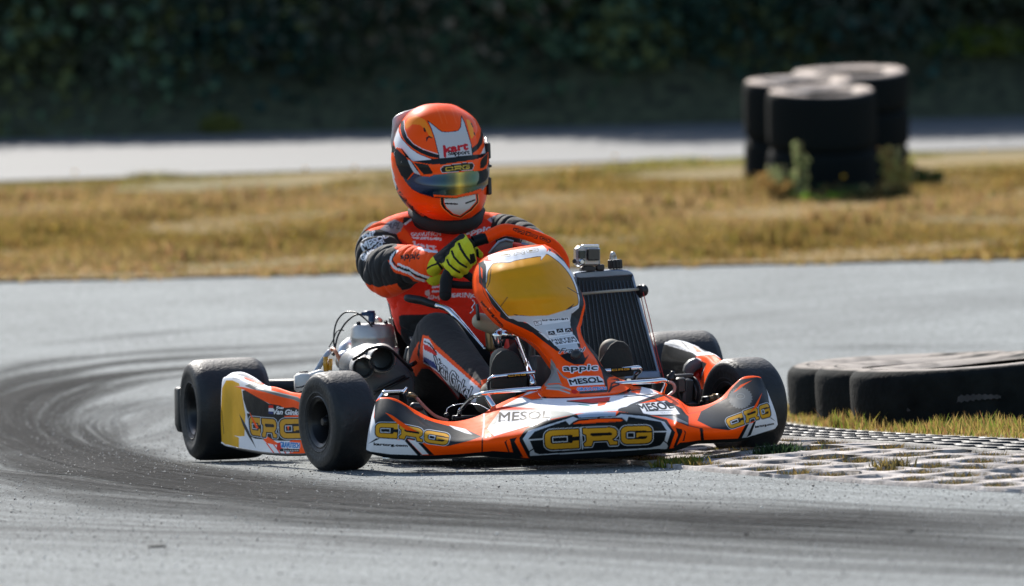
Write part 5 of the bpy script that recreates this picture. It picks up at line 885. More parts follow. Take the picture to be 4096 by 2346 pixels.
ys = np.concatenate([np.linspace(-24, -6, 30), np.linspace(-5.9, 9.4, 200), np.linspace(9.5, 12.05, 20)])
sheet('track', np.linspace(-40, 40, 260), ys, zf, ASP)
m, nt, b, N, K = nodes('dry_earth'); tc = N('ShaderNodeTexCoord'); n = N('ShaderNodeTexNoise'); n.inputs['Scale'].default_value = .9; n.inputs['Detail'].default_value = 9; K(tc.outputs['Object'], n.inputs['Vector'])
r = N('ShaderNodeValToRGB'); r.color_ramp.elements[0].position = .35; r.color_ramp.elements[0].color = (.10, .085, .022, 1); r.color_ramp.elements[1].position = .65; r.color_ramp.elements[1].color = (.23, .15, .048, 1); K(n.outputs['Fac'], r.inputs[0]); K(r.outputs[0], b.inputs['Base Color']); b.inputs['Roughness'].default_value = .95; EARTH = m
def zfar(X, Y): return zf(X, np.minimum(Y, 26)) - .03
sheet('ground', np.concatenate([np.linspace(-900, -61, 12), np.linspace(-60, 60, 90), np.linspace(61, 900, 12)]), np.concatenate([np.linspace(-60, -5, 20), np.linspace(-4.9, 26, 120), np.linspace(27, 1500, 30)]), zfar, EARTH)
m2, nt, b, N, K = nodes('grass_verge_soil'); tc = N('ShaderNodeTexCoord'); mp = N('ShaderNodeMapping'); mp.inputs['Scale'].default_value = (.35, 1.2, 1); K(tc.outputs['Object'], mp.inputs['Vector']); n = N('ShaderNodeTexNoise'); n.inputs['Scale'].default_value = 1.1; n.inputs['Detail'].default_value = 8; K(mp.outputs[0], n.inputs['Vector'])
r = N('ShaderNodeValToRGB'); r.color_ramp.elements[0].position = .36; r.color_ramp.elements[0].color = (.10, .09, .02, 1); r.color_ramp.elements[1].position = .62; r.color_ramp.elements[1].color = (.23, .145, .04, 1); K(n.outputs['Fac'], r.inputs[0]); K(r.outputs[0], b.inputs['Base Color']); b.inputs['Roughness'].default_value = 1
sheet('grass_verge', np.linspace(-40, 40, 160), np.linspace(12, 22.4, 56), lambda X, Y: zf(X, Y) + .012, m2)
def farrd():
    m, nt, b, N, K = nodes('far_asphalt'); tc = N('ShaderNodeTexCoord'); mp = N('ShaderNodeMapping'); mp.inputs['Scale'].default_value = (.2, 2, 1); K(tc.outputs['Object'], mp.inputs['Vector']); n = N('ShaderNodeTexNoise'); n.inputs['Scale'].default_value = 1; n.inputs['Detail'].default_value = 6; K(mp.outputs[0], n.inputs['Vector'])
    r = N('ShaderNodeValToRGB'); r.color_ramp.elements[0].color = (.065, .07, .07, 1); r.color_ramp.elements[1].color = (.135, .14, .14, 1); K(n.outputs['Fac'], r.inputs[0]); K(r.outputs[0], b.inputs['Base Color']); b.inputs['Roughness'].default_value = .75; return m
FX, FT = np.meshgrid(np.linspace(-60, 60, 90), np.linspace(0, 1, 24), indexing='ij'); FY0 = 21.05 + .20 * np.clip(FX, -4, 4); FY = FY0 + (25.9 - FY0) * FT
v, f = gridmesh(np.stack([FX, FY, zf(FX, FY) + .02], -1)); tag(link('far_track', mesh_np('far_track', v, f), farrd()), kind='structure')
# rubber marks laid down round the hairpin: thin films on the asphalt
def marks():
    m, nt, b, N, K = nodes('rubber_film'); a = N('ShaderNodeAttribute'); a.attribute_name = 'Col'; tr = N('ShaderNodeBsdfTransparent'); mx = N('ShaderNodeMixShader'); sp = N('ShaderNodeSeparateColor'); K(a.outputs['Color'], sp.inputs[0])
    cb = N('ShaderNodeCombineXYZ'); K(sp.outputs[1], cb.inputs[0]); K(sp.outputs[2], cb.inputs[1]); n = N('ShaderNodeTexNoise'); n.inputs['Scale'].default_value = 1; n.inputs['Detail'].default_value = 6; K(cb.outputs[0], n.inputs['Vector']); r = N('ShaderNodeMapRange'); r.inputs[1].default_value = .36; r.inputs[2].default_value = .52; K(n.outputs['Fac'], r.inputs[0])
    tc = N('ShaderNodeTexCoord'); g = N('ShaderNodeTexNoise'); g.inputs['Scale'].default_value = 60; g.inputs['Detail'].default_value = 5; K(tc.outputs['Object'], g.inputs['Vector']); r2 = N('ShaderNodeMapRange'); r2.inputs[1].default_value = .35; r2.inputs[2].default_value = .65; r2.inputs[3].default_value = .45; r2.inputs[4].default_value = 1.1; K(g.outputs['Fac'], r2.inputs[0])
    u = N('ShaderNodeMath'); u.operation = 'MULTIPLY'; K(sp.outputs[0], u.inputs[0]); K(r.outputs[0], u.inputs[1]); w = N('ShaderNodeMath'); w.operation = 'MULTIPLY'; w.use_clamp = True; K(u.outputs[0], w.inputs[0]); K(r2.outputs[0], w.inputs[1])
    b.inputs['Base Color'].default_value = (.009, .011, .013, 1); b.inputs['Roughness'].default_value = .85; b.inputs['Specular IOR Level'].default_value = .06; K(w.outputs[0], mx.inputs[0]); K(tr.outputs[0], mx.inputs[1]); K(b.outputs[0], mx.inputs[2]); K(mx.outputs[0], nt.nodes['Material Output'].inputs[0])
    q = 1.1687; V = []; Fc = []; C = []
    T = [([(1900, 380), (1500, 398), (1250, 418), (850, 440), (560, 470), (350, 512), (200, 572), (135, 640), (135, 700), (205, 775), (350, 832), (600, 885), (900, 930), (1300, 965), (1900, 1000)], .17, .95),
         ([(1500, 430), (1150, 445), (850, 476), (650, 500), (420, 560), (300, 620), (265, 675), (300, 740), (420, 800), (640, 850), (900, 885)], .10, .6),
         ([(1900, 290), (1500, 322), (900, 352), (600, 372), (250, 405), (0, 462), (-250, 540)], .15, .5), ([(1700, 350), (1200, 372), (700, 402), (400, 436), (150, 480), (-50, 540), (-250, 640)], .13, .8),
         ([(1000, 540), (760, 590), (570, 640), (470, 690), (490, 750), (600, 815), (820, 865)], .10, .45), ([(900, 560), (640, 590), (430, 640), (370, 700), (400, 770), (520, 830), (760, 880), (1100, 925), (1500, 960)], .10, .55),
         ([(700, 455), (420, 480), (250, 512), (60, 570), (-60, 640), (-40, 720), (120, 790), (300, 850), (600, 920), (1000, 975), (1600, 1015), (2300, 1050)], .2, .9), ([(-200, 700), (0, 790), (200, 860), (500, 930), (900, 990), (1500, 1040), (2400, 1085)], .22, .9),
         ([(-200, 900), (100, 930), (500, 970), (1000, 1030), (1700, 1085), (2600, 1140), (3400, 1160)], .26, .8), ([(1900, 225), (1400, 238), (900, 262), (500, 300), (0, 352)], .1, .35), ([(2300, 1090), (3000, 1120), (3900, 1150), (4900, 1190)], .3, .9), ([(2400, 1140), (3200, 1165), (4000, 1195), (4900, 1230)], .25, .8),
         ([(1500, 1110), (2500, 1180), (3600, 1230), (4900, 1280)], .2, .5), ([(-200, 1000), (400, 1040), (1000, 1100), (1800, 1160), (3000, 1200)], .22, .5), ([(-200, 1090), (500, 1120), (1200, 1150), (2400, 1215)], .12, .35), ([(3600, 350), (2900, 370), (2300, 395), (1900, 415)], .16, .5), ([(4900, 300), (4200, 318), (3400, 345)], .14, .45), ([(4900, 395), (4100, 400), (3300, 420)], .16, .35)]
    for t, (pts, w_, al) in enumerate(T):
        P = np.array([gnd(x / q, 1100 + y / q)[:2] for x, y in pts]); P = crs(P, 160); D = np.gradient(P, axis=0); D /= np.linalg.norm(D, axis=1)[:, None]; Nn_ = np.stack([-D[:, 1], D[:, 0]], 1); s_ = np.concatenate([[0], np.cumsum(np.linalg.norm(np.diff(P, axis=0), axis=1))]); o = len(V)
        for i_ in range(160):
            e = min(1, s_[i_] / .8, (s_[-1] - s_[i_]) / .8)
            for k_ in range(9): c = (k_ - 4) / 4; p_ = P[i_] + Nn_[i_] * w_ * .8 * c * (1 + .25 * math.sin(i_ * .11 + t)); V.append((p_[0], p_[1], float(zf(p_[0], p_[1])) + .002 + .00045 * t)); C.append((min(1.2, al * 1.25) * e * (1 - c * c) ** .8, 3. * t + c * 5.5, s_[i_] * .35 + t * 7))
        Fc += [(o + i_ * 9 + k_, o + i_ * 9 + k_ + 1, o + (i_ + 1) * 9 + k_ + 1, o + (i_ + 1) * 9 + k_) for i_ in range(159) for k_ in range(8)]
    me = mesh_np('tyre_marks', np.array(V), np.array(Fc)); setcol(me, np.array(C)); tag(link('tyre_marks', me, m), kind='structure')
# infield inside the bend: polar sheets
def polar(name, r0, r1, nr_, fz, m, dz=0., col=None, a0=-2.2, a1=.085, na=500):
    R = np.linspace(r0, r1, nr_); A = np.linspace(a0, a1, na); RR, AA = np.meshgrid(R, A, indexing='ij'); X = OC[0] - RR * np.cos(AA); Y = OC[1] + RR * np.sin(AA)
    v, f = gridmesh(np.stack([X, Y, fz(X, Y) + dz], -1)); me = mesh_np(name, v, f); o = link(name, me, m); tag(o, kind='structure'); return o
polar('infield', 2., 7.46, 60, hk, EARTH, .012); polar('kerb_base', 7.46, 8.41, 14, hk, mat('kerb_soil', (.045, .035, .02), .95, var=.4, bump=.8), -.012)
def gnd(sx, sy):                              # where the line of sight through a photo pixel meets the ground
    d = ray(sx, sy); lo, hi = 8., 70.
    for _ in range(40):
        t = (lo + hi) / 2; P = CAM + d * t
        if P[2] > float(hk(P[0], P[1])): lo = t
        else: hi = t
    return P
marks()
def grit():
    g = np.random.default_rng(17); n = 26000; Y = g.uniform(-4.9, 5.5, n); X = g.uniform(-1.75, 1.75, n); R = np.hypot(X - OC[0], Y - OC[1]); k = R > 8.43; X, Y = X[k], Y[k]; n = len(X); sz = g.uniform(.0008, .0021, n) * np.where(g.uniform(0, 1, n) < .02, 1.7, 1); Z = zf(X, Y) + sz * .8 + .003
    o = np.array([(1, 0, 0), (0, 1, 0), (-1, 0, 0), (0, -1, 0), (0, 0, .8), (0, 0, -.8)]); V = (np.stack([X, Y, Z], 1)[:, None] + o[None] * (sz[:, None] * g.uniform(.6, 1.4, (n, 1)))[:, :, None]).reshape(-1, 3)
    F0 = np.array([(0, 1, 4), (1, 2, 4), (2, 3, 4), (3, 0, 4), (1, 0, 5), (2, 1, 5), (3, 2, 5), (0, 3, 5)]); f = (np.arange(n)[:, None, None] * 6 + F0[None]).reshape(-1, 3); me = mesh_np('track_grit', V, f)
    cc = np.where((g.uniform(0, 1, n) < .45)[:, None], np.array([[.02, .022, .025]]), np.array([[.42, .43, .42]])) * g.uniform(.6, 1.3, (n, 1)); setcol(me, np.repeat(cc, 6, 0)); tag(link('track_grit', me, mat('loose_grit', (.3, .3, .3), .6, attr=True), smooth=False), 'loose stone grit and rubber crumbs strewn over the asphalt', 'grit', kind='stuff')
grit()
# concrete grid pavers along the kerb
A0, A1 = -1.05, .07
def lattice(name, ra, rb, nrow, cell, hole, top, depth, m, jit, cf=.72, stag=.5):
    verts = []; faces = []; dr = (rb - ra) / nrow
    for j in range(nrow):
        rc = ra + dr * (j + .5); da = cell / rc; n = int((A1 - A0) / da)
        for i in range(n):
            ac = A0 + (i + (stag if j % 2 else 0)) * da; X0 = OC[0] - rc * math.cos(ac)
            if X0 > 2.6: continue
            out = []; o0 = len(verts); hs = (1 + random.uniform(-jit, jit)); ht = random.uniform(-jit, jit) * .008
            cor = [(-1, -1), (0, -1), (1, -1), (1, 0), (1, 1), (0, 1), (-1, 1), (-1, 0)]
            for k, (u, w) in enumerate(cor): out.append((rc + u * dr / 2, ac + w * da / 2, top))
            for k, (u, w) in enumerate(cor):
                s = hole * hs * (1 if abs(u) + abs(w) == 1 else cf); out.append((rc + u * dr / 2 * s * (1 + random.uniform(-jit, jit) * .5), ac + w * da / 2 * s, top + ht))
            for k in range(8): r_, a_, _ = out[8 + k]; out.append((rc + (r_ - rc) * .97, ac + (a_ - ac) * .97, -depth))
            for r_, a_, h_ in out:
                X = OC[0] - r_ * math.cos(a_); Y = OC[1] + r_ * math.sin(a_); verts.append((X, Y, float(hk(X, Y)) + h_))
            if j == nrow - 1:
                for k in (2, 3, 4): r_, a_, h_ = out[k]; X = OC[0] - (rb + .001) * math.cos(a_); Y = OC[1] + (rb + .001) * math.sin(a_); verts.append((X, Y, float(hk(X, Y)) - .03))
                faces += [(o0 + 2, o0 + 24, o0 + 25, o0 + 3), (o0 + 3, o0 + 25, o0 + 26, o0 + 4)]
            for k in range(8):
                k2 = (k + 1) % 8; faces.append((o0 + k, o0 + k2, o0 + 8 + k2, o0 + 8 + k)); faces.append((o0 + 8 + k, o0 + 8 + k2, o0 + 16 + k2, o0 + 16 + k))
    me = mesh_np(name, np.array(verts), np.array(faces)); o = link(name, me, m, smooth=False); tag(o, kind='structure'); return o
CONC = mat('pale_concrete_pavers', (.35, .32, .30), .9, var=.5, bump=1., bscale=70, dirt=.5, spec=.2)
lattice('kerb', 7.76, 8.40, 5, .185, .82, .008, .04, CONC, .34, cf=.8); lattice('kerb_grid', 7.46, 7.76, 4, .12, .95, .014, .02, mat('black_grid_mat', (.012, .015, .018), .5, dirt=.2, var=.3), .05, cf=.86)
# grass blades
def blades(name, n, xy, h, w, cols, seed, fz=hk, lean=.6, kind='stuff', dens=None):
    g = np.random.default_rng(seed); P = xy(g, n); n = len(P); z0 = fz(P[:, 0], P[:, 1]); H = h * g.uniform(.35, 1.0, n) * (1 if dens is None else dens(P)); a = g.uniform(0, 6.283, n); wd = w * g.uniform(.6, 1.3, n)
    la = g.uniform(0, 6.283, n); ll = g.uniform(0, lean, n) * H; B = np.stack([P[:, 0], P[:, 1], z0], 1); s = np.stack([np.cos(a), np.sin(a), 0 * a], 1) * wd[:, None] / 2; dl = np.stack([np.cos(la), np.sin(la), 0 * a], 1) * ll[:, None]
    v0 = B - s; v1 = B + s; v2 = B + s * .7 + dl * .4 + np.array([0, 0, 1]) * (H * .6)[:, None]; v3 = B - s * .7 + dl * .4 + np.array([0, 0, 1]) * (H * .6)[:, None]; v4 = B + dl + np.array([0, 0, 1]) * H[:, None]
    V = np.stack([v0, v1, v2, v3, v4], 1).reshape(-1, 3); i = np.arange(n)[:, None] * 5; f = np.concatenate([i + [[0, 1, 2]], i + [[0, 2, 3]], i + [[3, 2, 4]]]); me = mesh_np(name, V, f)
    c = np.array(cols)[g.integers(0, len(cols), n)] * g.uniform(.7, 1.25, (n, 1)); setcol(me, np.repeat(c, 5, 0)); return me
GR = mat('grass_blades', (.1, .1, .02), .75, attr=True, spec=.2)
nt_ = GR.node_tree; gb = nt_.nodes['Principled BSDF']; tl = nt_.nodes.new('ShaderNodeBsdfTranslucent'); mxs = nt_.nodes.new('ShaderNodeMixShader'); mxs.inputs[0].default_value = .5
nt_.links.new(nt_.nodes['Attribute'].outputs['Color'], tl.inputs[0]); nt_.links.new(gb.outputs[0], mxs.inputs[1]); nt_.links.new(tl.outputs[0], mxs.inputs[2]); nt_.links.new(mxs.outputs[0], nt_.nodes['Material Output'].inputs[0])
STRAW, GRN, OLV, BRNW = (.36, .26, .085), (.16, .21, .035), (.27, .24, .05), (.27, .15, .06)
def xy_infield(g, n):
    a = g.uniform(-1.3, .083, n); R = g.uniform(4.5, 7.44, n); X = OC[0] - R * np.cos(a); Y = OC[1] + R * np.sin(a); k = X < 3.6; return np.stack([X[k], Y[k]], 1)
me = blades('infield_grass', 200000, xy_infield, .062, .0045, [STRAW, OLV, GRN, STRAW, BRNW], 3, dens=lambda P: .45 + .75 * (np.sin(P[:, 0] * 9 + P[:, 1] * 4) * .5 + .5) * (np.sin(P[:, 1] * 7 - P[:, 0] * 3) * .4 + .6)); tag(link('infield_grass', me, GR, smooth=False), 'dry green and straw grass growing around the low tyres beside the kerb', 'grass', kind='stuff')
# moss and grass in the paver holes, coloured dark to deepen the gaps' shade
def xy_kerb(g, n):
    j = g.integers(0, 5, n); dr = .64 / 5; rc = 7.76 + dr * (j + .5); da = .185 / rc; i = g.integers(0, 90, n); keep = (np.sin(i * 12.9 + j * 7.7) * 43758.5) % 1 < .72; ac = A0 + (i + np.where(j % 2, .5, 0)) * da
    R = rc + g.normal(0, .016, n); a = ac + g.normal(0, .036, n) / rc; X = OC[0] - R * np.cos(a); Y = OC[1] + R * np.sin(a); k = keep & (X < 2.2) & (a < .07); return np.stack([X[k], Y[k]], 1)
me = blades('kerb_grass', 95000, xy_kerb, .034, .0035, [(.14, .10, .03), (.10, .09, .025), (.26, .18, .06), (.06, .06, .02), (.20, .13, .05)], 5, fz=lambda X, Y: hk(X, Y) - .015, lean=1.1); tag(link('kerb_grass', me, GR, smooth=False), 'moss and thin grass, toned dark for the shaded gaps, growing in the holes of the kerb pavers', 'grass', kind='stuff')
def tuft(name, x, y, n, r, h, cols, seed, label, cat, w=.006, group=None, fz=hk, lean=.9):
    me = blades(name, n, lambda g, k: np.stack([x + g.normal(0, r, k), y + g.normal(0, r * .8, k)], 1), h, w, cols, seed, fz, lean); o = link(name, me, GR, smooth=False)
    c = np.array([x, y, float(fz(x, y))]); 
    for v_ in me.vertices: v_.co = Vector((v_.co.x - c[0], v_.co.y - c[1], v_.co.z - c[2]))
    o.location = c; tag(o, label, cat, group); return o
P = gnd(3110, 1815); tuft('grass_tuft', P[0], P[1] - .05, 320, .03, .035, [(.025, .05, .02), (.04, .07, .03)], 11, 'dark green tuft of weeds in front of the raised front wheel', 'weed')
P = gnd(2720, 1865); tuft('grass_tuft', P[0], P[1], 240, .03, .03, [(.2, .2, .04), (.3, .22, .05), (.12, .18, .03)], 12, 'yellow green tuft under the right end of the front bumper', 'weed')
P = gnd(3555, 1880); tuft('grass_tuft', P[0], P[1], 150, .025, .035, [(.08, .07, .03), (.2, .15, .05)], 13, 'brown spiky tuft in the middle of the pavers', 'weed')
# verge grass and flowers (soft focus)
def xy_verge(g, n): X = g.uniform(-5.2, 5.6, n); Y = g.uniform(11.9, 21.5, n); k = (Y < 21.05 + .20 * np.clip(X, -4, 4)) & (Y > 11.99 + .06 * np.sin(X * 9 + np.sin(X * 23)) + .03 * np.sin(X * 57)); return np.stack([X[k], Y[k]], 1)
me = blades('verge_grass', 390000, xy_verge, .066, .012, [(.35, .23, .06), (.28, .205, .05), (.2, .18, .035), (.32, .185, .065), (.22, .14, .045), (.38, .27, .09)], 8, fz=zf, lean=.9, dens=lambda P: (.45 + .7 * (np.sin(P[:, 0] * 2.3 + np.sin(P[:, 1] * 1.7) * 2) * .5 + .5)) * np.where(P[:, 1] > 19, .5, 1) * (.8 + .9 * (np.sin(P[:, 0] * 5.1 + P[:, 1] * 3.3) * np.sin(P[:, 1] * 4.7) > .72)))
vc = np.empty(len(me.vertices) * 3, np.float32); me.vertices.foreach_get('co', vc); vc = vc.reshape(-1, 3); ca = np.empty(len(vc) * 4, np.float32); me.color_attributes['Col'].data.foreach_get('color', ca); ca = ca.reshape(-1, 4)
q1 = np.sin(vc[:, 1] * 1.1 + np.sin(vc[:, 0] * .8) * 1.2 + 2) * .5 + .5; q2 = np.sin(vc[:, 0] * 1.9 + vc[:, 1] * .9) * np.sin(vc[:, 1] * 2.3 - vc[:, 0] * .7) * .5 + .5; gr_ = np.clip((vc[:, 1] - 19) / 2, 0, 1) * .8
ca[:, :3] *= (.72 + .4 * q1 + .2 * q2)[:, None]; ca[:, 0] *= 1 - .25 * gr_; ca[:, 1] *= 1 + .12 * gr_; ca[:, 2] *= (1 + .5 * q1 * (1 - gr_)); me.color_attributes['Col'].data.foreach_set('color', ca.ravel()); tag(link('verge_grass', me, GR, smooth=False), 'sunburnt ochre grass strip between the two tracks', 'grass', kind='stuff')
mbf = MB()
for k in range(60): x, y = rng.uniform(-3, 3.4), rng.uniform(12.2, 20); mbf.ell((x, y, float(zf(x, y)) + rng.uniform(.06, .11)), (.012, .012, .008), n=6)
tag(link('verge_flowers', mbf, mat('yellow_petals', (.8, .45, .02), .6)), 'tiny yellow wildflowers scattered in the grass strip', 'flowers', kind='stuff')
def dusty(m, dust, lo=.75, hi=.98):
    nt = m.node_tree; b = nt.nodes['Principled BSDF']; g = nt.nodes.new('ShaderNodeNewGeometry'); sp = nt.nodes.new('ShaderNodeSeparateXYZ'); nt.links.new(g.outputs['Normal'], sp.inputs[0]); r = nt.nodes.new('ShaderNodeMapRange'); r.inputs[1].default_value = lo; r.inputs[2].default_value = hi
    nt.links.new(sp.outputs[2], r.inputs[0]); n = nt.nodes.new('ShaderNodeTexNoise'); n.inputs['Scale'].default_value = 9; n.inputs['Detail'].default_value = 6; tc = nt.nodes.new('ShaderNodeTexCoord'); nt.links.new(tc.outputs['Object'], n.inputs['Vector']); r2 = nt.nodes.new('ShaderNodeMapRange'); r2.inputs[1].default_value = .25; r2.inputs[2].default_value = .5; nt.links.new(n.outputs['Fac'], r2.inputs[0])
    mu = nt.nodes.new('ShaderNodeMath'); mu.operation = 'MULTIPLY'; nt.links.new(r.outputs[0], mu.inputs[0]); nt.links.new(r2.outputs[0], mu.inputs[1]); mx = nt.nodes.new('ShaderNodeMix'); mx.data_type = 'RGBA'; mx.inputs[7].default_value = (*dust, 1); src = b.inputs['Base Color'].links[0].from_socket
    nt.links.new(mu.outputs[0], mx.inputs[0]); nt.links.new(src, mx.inputs[6]); nt.links.new(mx.outputs[2], b.inputs['Base Color'])
dusty(M['oldrub'], (.36, .32, .28), .88, .99)
# ------------------------------------------------------------------ tyres
def tyre(x, y, z0, R, h, tilt, label, group, yaw=0., tiltx=0., seed=0, m=None):
    t = MB(); P = [(h * .07, R * .60), (h * .04, R * .66), (h * .005, R * .76), (0, R * .80), (h * .012, R * .815), (0, R * .83), (0, R * .89), (h * .02, R * .94), (h * .07, R * .975), (h * .14, R * .993), (h * .3, R), (h * .5, R * 1.002)]; P = P + [(h - a, r) for a, r in P[-2::-1]]; P = [tuple(p) for p in crs(P, 61)]; P += [(h * .9, R * .63), (h * .5, R * .9), (h * .1, R * .63)]
    t.lathe(P, n=120, closed=True); V = np.array(t.v); an = np.arctan2(V[:, 2], V[:, 1]); rr_ = np.hypot(V[:, 1], V[:, 2]); k = 1 + .006 * np.sin(3 * an + seed) + .003 * np.sin(7 * an + seed * 2)
    t.v = [tuple(q) for q in np.column_stack([V[:, 1] * k, V[:, 2] * k, V[:, 0] + .004 * np.sin(2 * an + seed)])]
    o = link('tyre', t, m or M['oldrub'], sharp=45); o.location = (x, y, z0); o.rotation_euler = (R_(tiltx), R_(tilt), yaw); tag(o, label, 'tyre', group); return o
gT = 'old tyres laid flat as a barrier beside the kerb'
def tz(x, y, d): return float(hk(x, y)) + d
tyre(1.270, 1.60, -.032 + .03, .335, .183, -3.6, 'nearest flat worn tyre, scuffed, with grass growing against it', gT, seed=1)
def scuff():
    tz_ = next(o for o in bpy.data.objects if o.name.startswith('tyre') and 'nearest flat worn' in (o.get('label') or '')); V = []; Fc = []; n = 60
    for i_ in range(n):
        u = i_ / (n - 1); sx = 3628 + 376 * u; sy = 1640 - 52 * math.sin(u * 1.75); wd = (6 + 7 * math.sin(u * 3.1)) * (1 + .3 * math.sin(i_ * 1.7))
        for k_ in (-1, 1):
            Y = 1.3
            for _ in range(8): P = W(sx, sy + k_ * wd, Y); Y = 1.60 - math.sqrt(max(.0, (.335 * 1.012) ** 2 - (P[0] - 1.27) ** 2))
            V.append(P - np.array([1.27, 1.60, -.002]))
    Fc = [(2 * i_, 2 * i_ + 2, 2 * i_ + 3, 2 * i_ + 1) for i_ in range(n - 1)]; ob = bpy.data.objects.new('scuff_mark', mesh_np('scuff_mark', np.array(V), np.array(Fc))); COL.objects.link(ob); ob.data.materials.append(mat('grey_scuff', (.05, .05, .052), .95, var=.5, bump=.6)); ob.parent = tz_; ob.matrix_parent_inverse = (Matrix.Translation(tz_.location) @ tz_.rotation_euler.to_matrix().to_4x4()).inverted() @ Matrix.Translation((1.27, 1.60, -.002)); 
scuff()
tyre(1.200, 2.27, -.042 + .022, .335, .183, -3.2, 'flat worn tyre in the middle of the three low ones', gT, seed=2)
tyre(1.145, 2.94, -.060 + .025, .335, .18, -2.8, 'flat worn tyre closest to the kart wheel, farthest back of the low row', gT, seed=3)
tyre(1.97, 1.75, .02, .335, .19, -1, 'flat tyre beyond the nearest scuffed one, farthest from the kart', gT, seed=4); tyre(1.88, 2.6, .01, .33, .185, -1, 'flat tyre half hidden behind the three low ones', gT, seed=5)
# the big blurred cluster of stacked tyres on the verge
gS = 'tyres of the stacked barrier on the grass verge'; TM0 = mat('dark_stack_tyre', (.005, .008, .009), .85, bump=.3, spec=.1); TM = mat('dusty_stack_tyre', (.005, .008, .009), .8, bump=.3, spec=.1); dusty(TM, (.52, .43, .36), .5, .8)
def stack(cx, cy, R, hs, base, tilt, names):
    zz = base; a = R_(tilt)
    for k_, (h, nm) in enumerate(zip(hs, names)): tyre(cx, cy - math.sin(-a) * 0 + (zz - base) * math.sin(a) * -1, zz, R, h, 0, nm, gS, tiltx=-(-tilt), seed=zz, m=TM if k_ == len(hs) - 1 else TM0); zz += h * math.cos(a)
def stk_px(sx, sy_base, Y): P = W(sx, sy_base, Y); return P
sc = FPX / 37.5
stack(1.50, 17.4, .262, (.285, .28), .34, 6, ('lower tyre of the nearest stack on the verge', 'pale-topped upper tyre of the nearest stack on the verge'))
stack(1.415, 18.0, .27, (.28, .285), .39, 6, ('lower tyre of the stack on the verge whose side shows a thin vertical highlight', 'upper tyre of the stack on the verge whose side shows a thin vertical highlight'))
stack(1.69, 18.6, .29, (.19, .19, .19), .425, 6, ('lower tyre of the tallest stack on the verge', 'middle tyre of the tallest stack on the verge', 'topmost and highest tyre of the tallest stack on the verge'))
# weeds round the stack
def weed(sx, sy, Y, w, h, n, cols, label, seed):
    g = np.random.default_rng(seed); P = W(sx, sy, Y); q = MB(); zz = float(zf(P[0], P[1])); V = []; Fc = []; C = []
    for k in range(n):
        t = g.uniform(0, 1) ** .8; bl_ = g.integers(0, 7); ph = bl_ * 2.4; x = w * 1.5 * t * math.sin(ph) + g.normal(0, w * .55 * (1.15 - t)); y = w * t * math.cos(ph) + g.normal(0, w * .5); zt = t * h * (.55 + .45 * ((bl_ * .37) % 1)); s = g.uniform(.007, .018); a = g.uniform(0, 6.28); e = g.uniform(-1, 1)
        u = np.array([math.cos(a), math.sin(a), e * .5]) * s; w_ = np.array([-math.sin(a) * .4, math.cos(a) * .4, 1]) * s * .7; c = np.array([x, y, zt]); o = len(V); V += [c - u, c + w_, c + u, c - w_]; Fc.append((o, o + 1, o + 2, o + 3)); cc_ = np.array(cols[g.integers(0, len(cols))]) * g.uniform(.7, 1.3); C += [cc_] * 4
    me = mesh_np('weed_plant', np.array(V), np.array(Fc)); setcol(me, np.array(C)); o = link('leaves', me, GR, smooth=False); e = empty('weed_plant', (P[0], P[1], zz)); o.parent = e; tag(e, label, 'plant', 'weeds around the tyre stacks')
    st = MB()
    for k in range(5): st.tube([(g.normal(0, w * .2), 0, 0), (g.normal(0, w * .4), 0, h * .9)], .003, 5)
    link('stem', st, mat('weed_stem', (.2, .18, .06), .8), e)
G1 = [(.25, .29, .13), (.3, .3, .15), (.2, .24, .1)]; G2 = [(.33, .32, .1), (.28, .3, .1), (.4, .32, .12), (.35, .2, .08)]; G3 = [(.4, .24, .08), (.3, .2, .07)]
weed(3205, 755, 16.8, .022, .32, 300, G1, 'tall pale weed in front of the black tyre stack', 1); weed(3130, 765, 16.9, .045, .2, 300, G1, 'bushy pale green weed at the left foot of the tyre stack', 2); weed(3590, 755, 16.9, .05, .28, 500, G2, 'bright green weed right of the front tyre stack', 3)
weed(3100, 775, 16.8, .05, .16, 260, G3, 'rusty dry weed at the left foot of the tyre stack', 4); weed(3460, 775, 16.85, .14, .09, 420, [(.12, .08, .03), (.05, .08, .03)], 'low brown weeds at the base of the front tyre stack', 5); weed(3250, 785, 16.8, .1, .06, 300, [(.16, .28, .03), (.2, .3, .05)], 'low vivid green weed under the tyre stack', 6); weed(3700, 690, 18.2, .06, .1, 300, [(.06, .1, .03), (.1, .14, .04)], 'small dark weed to the right of the tyre stacks', 7)
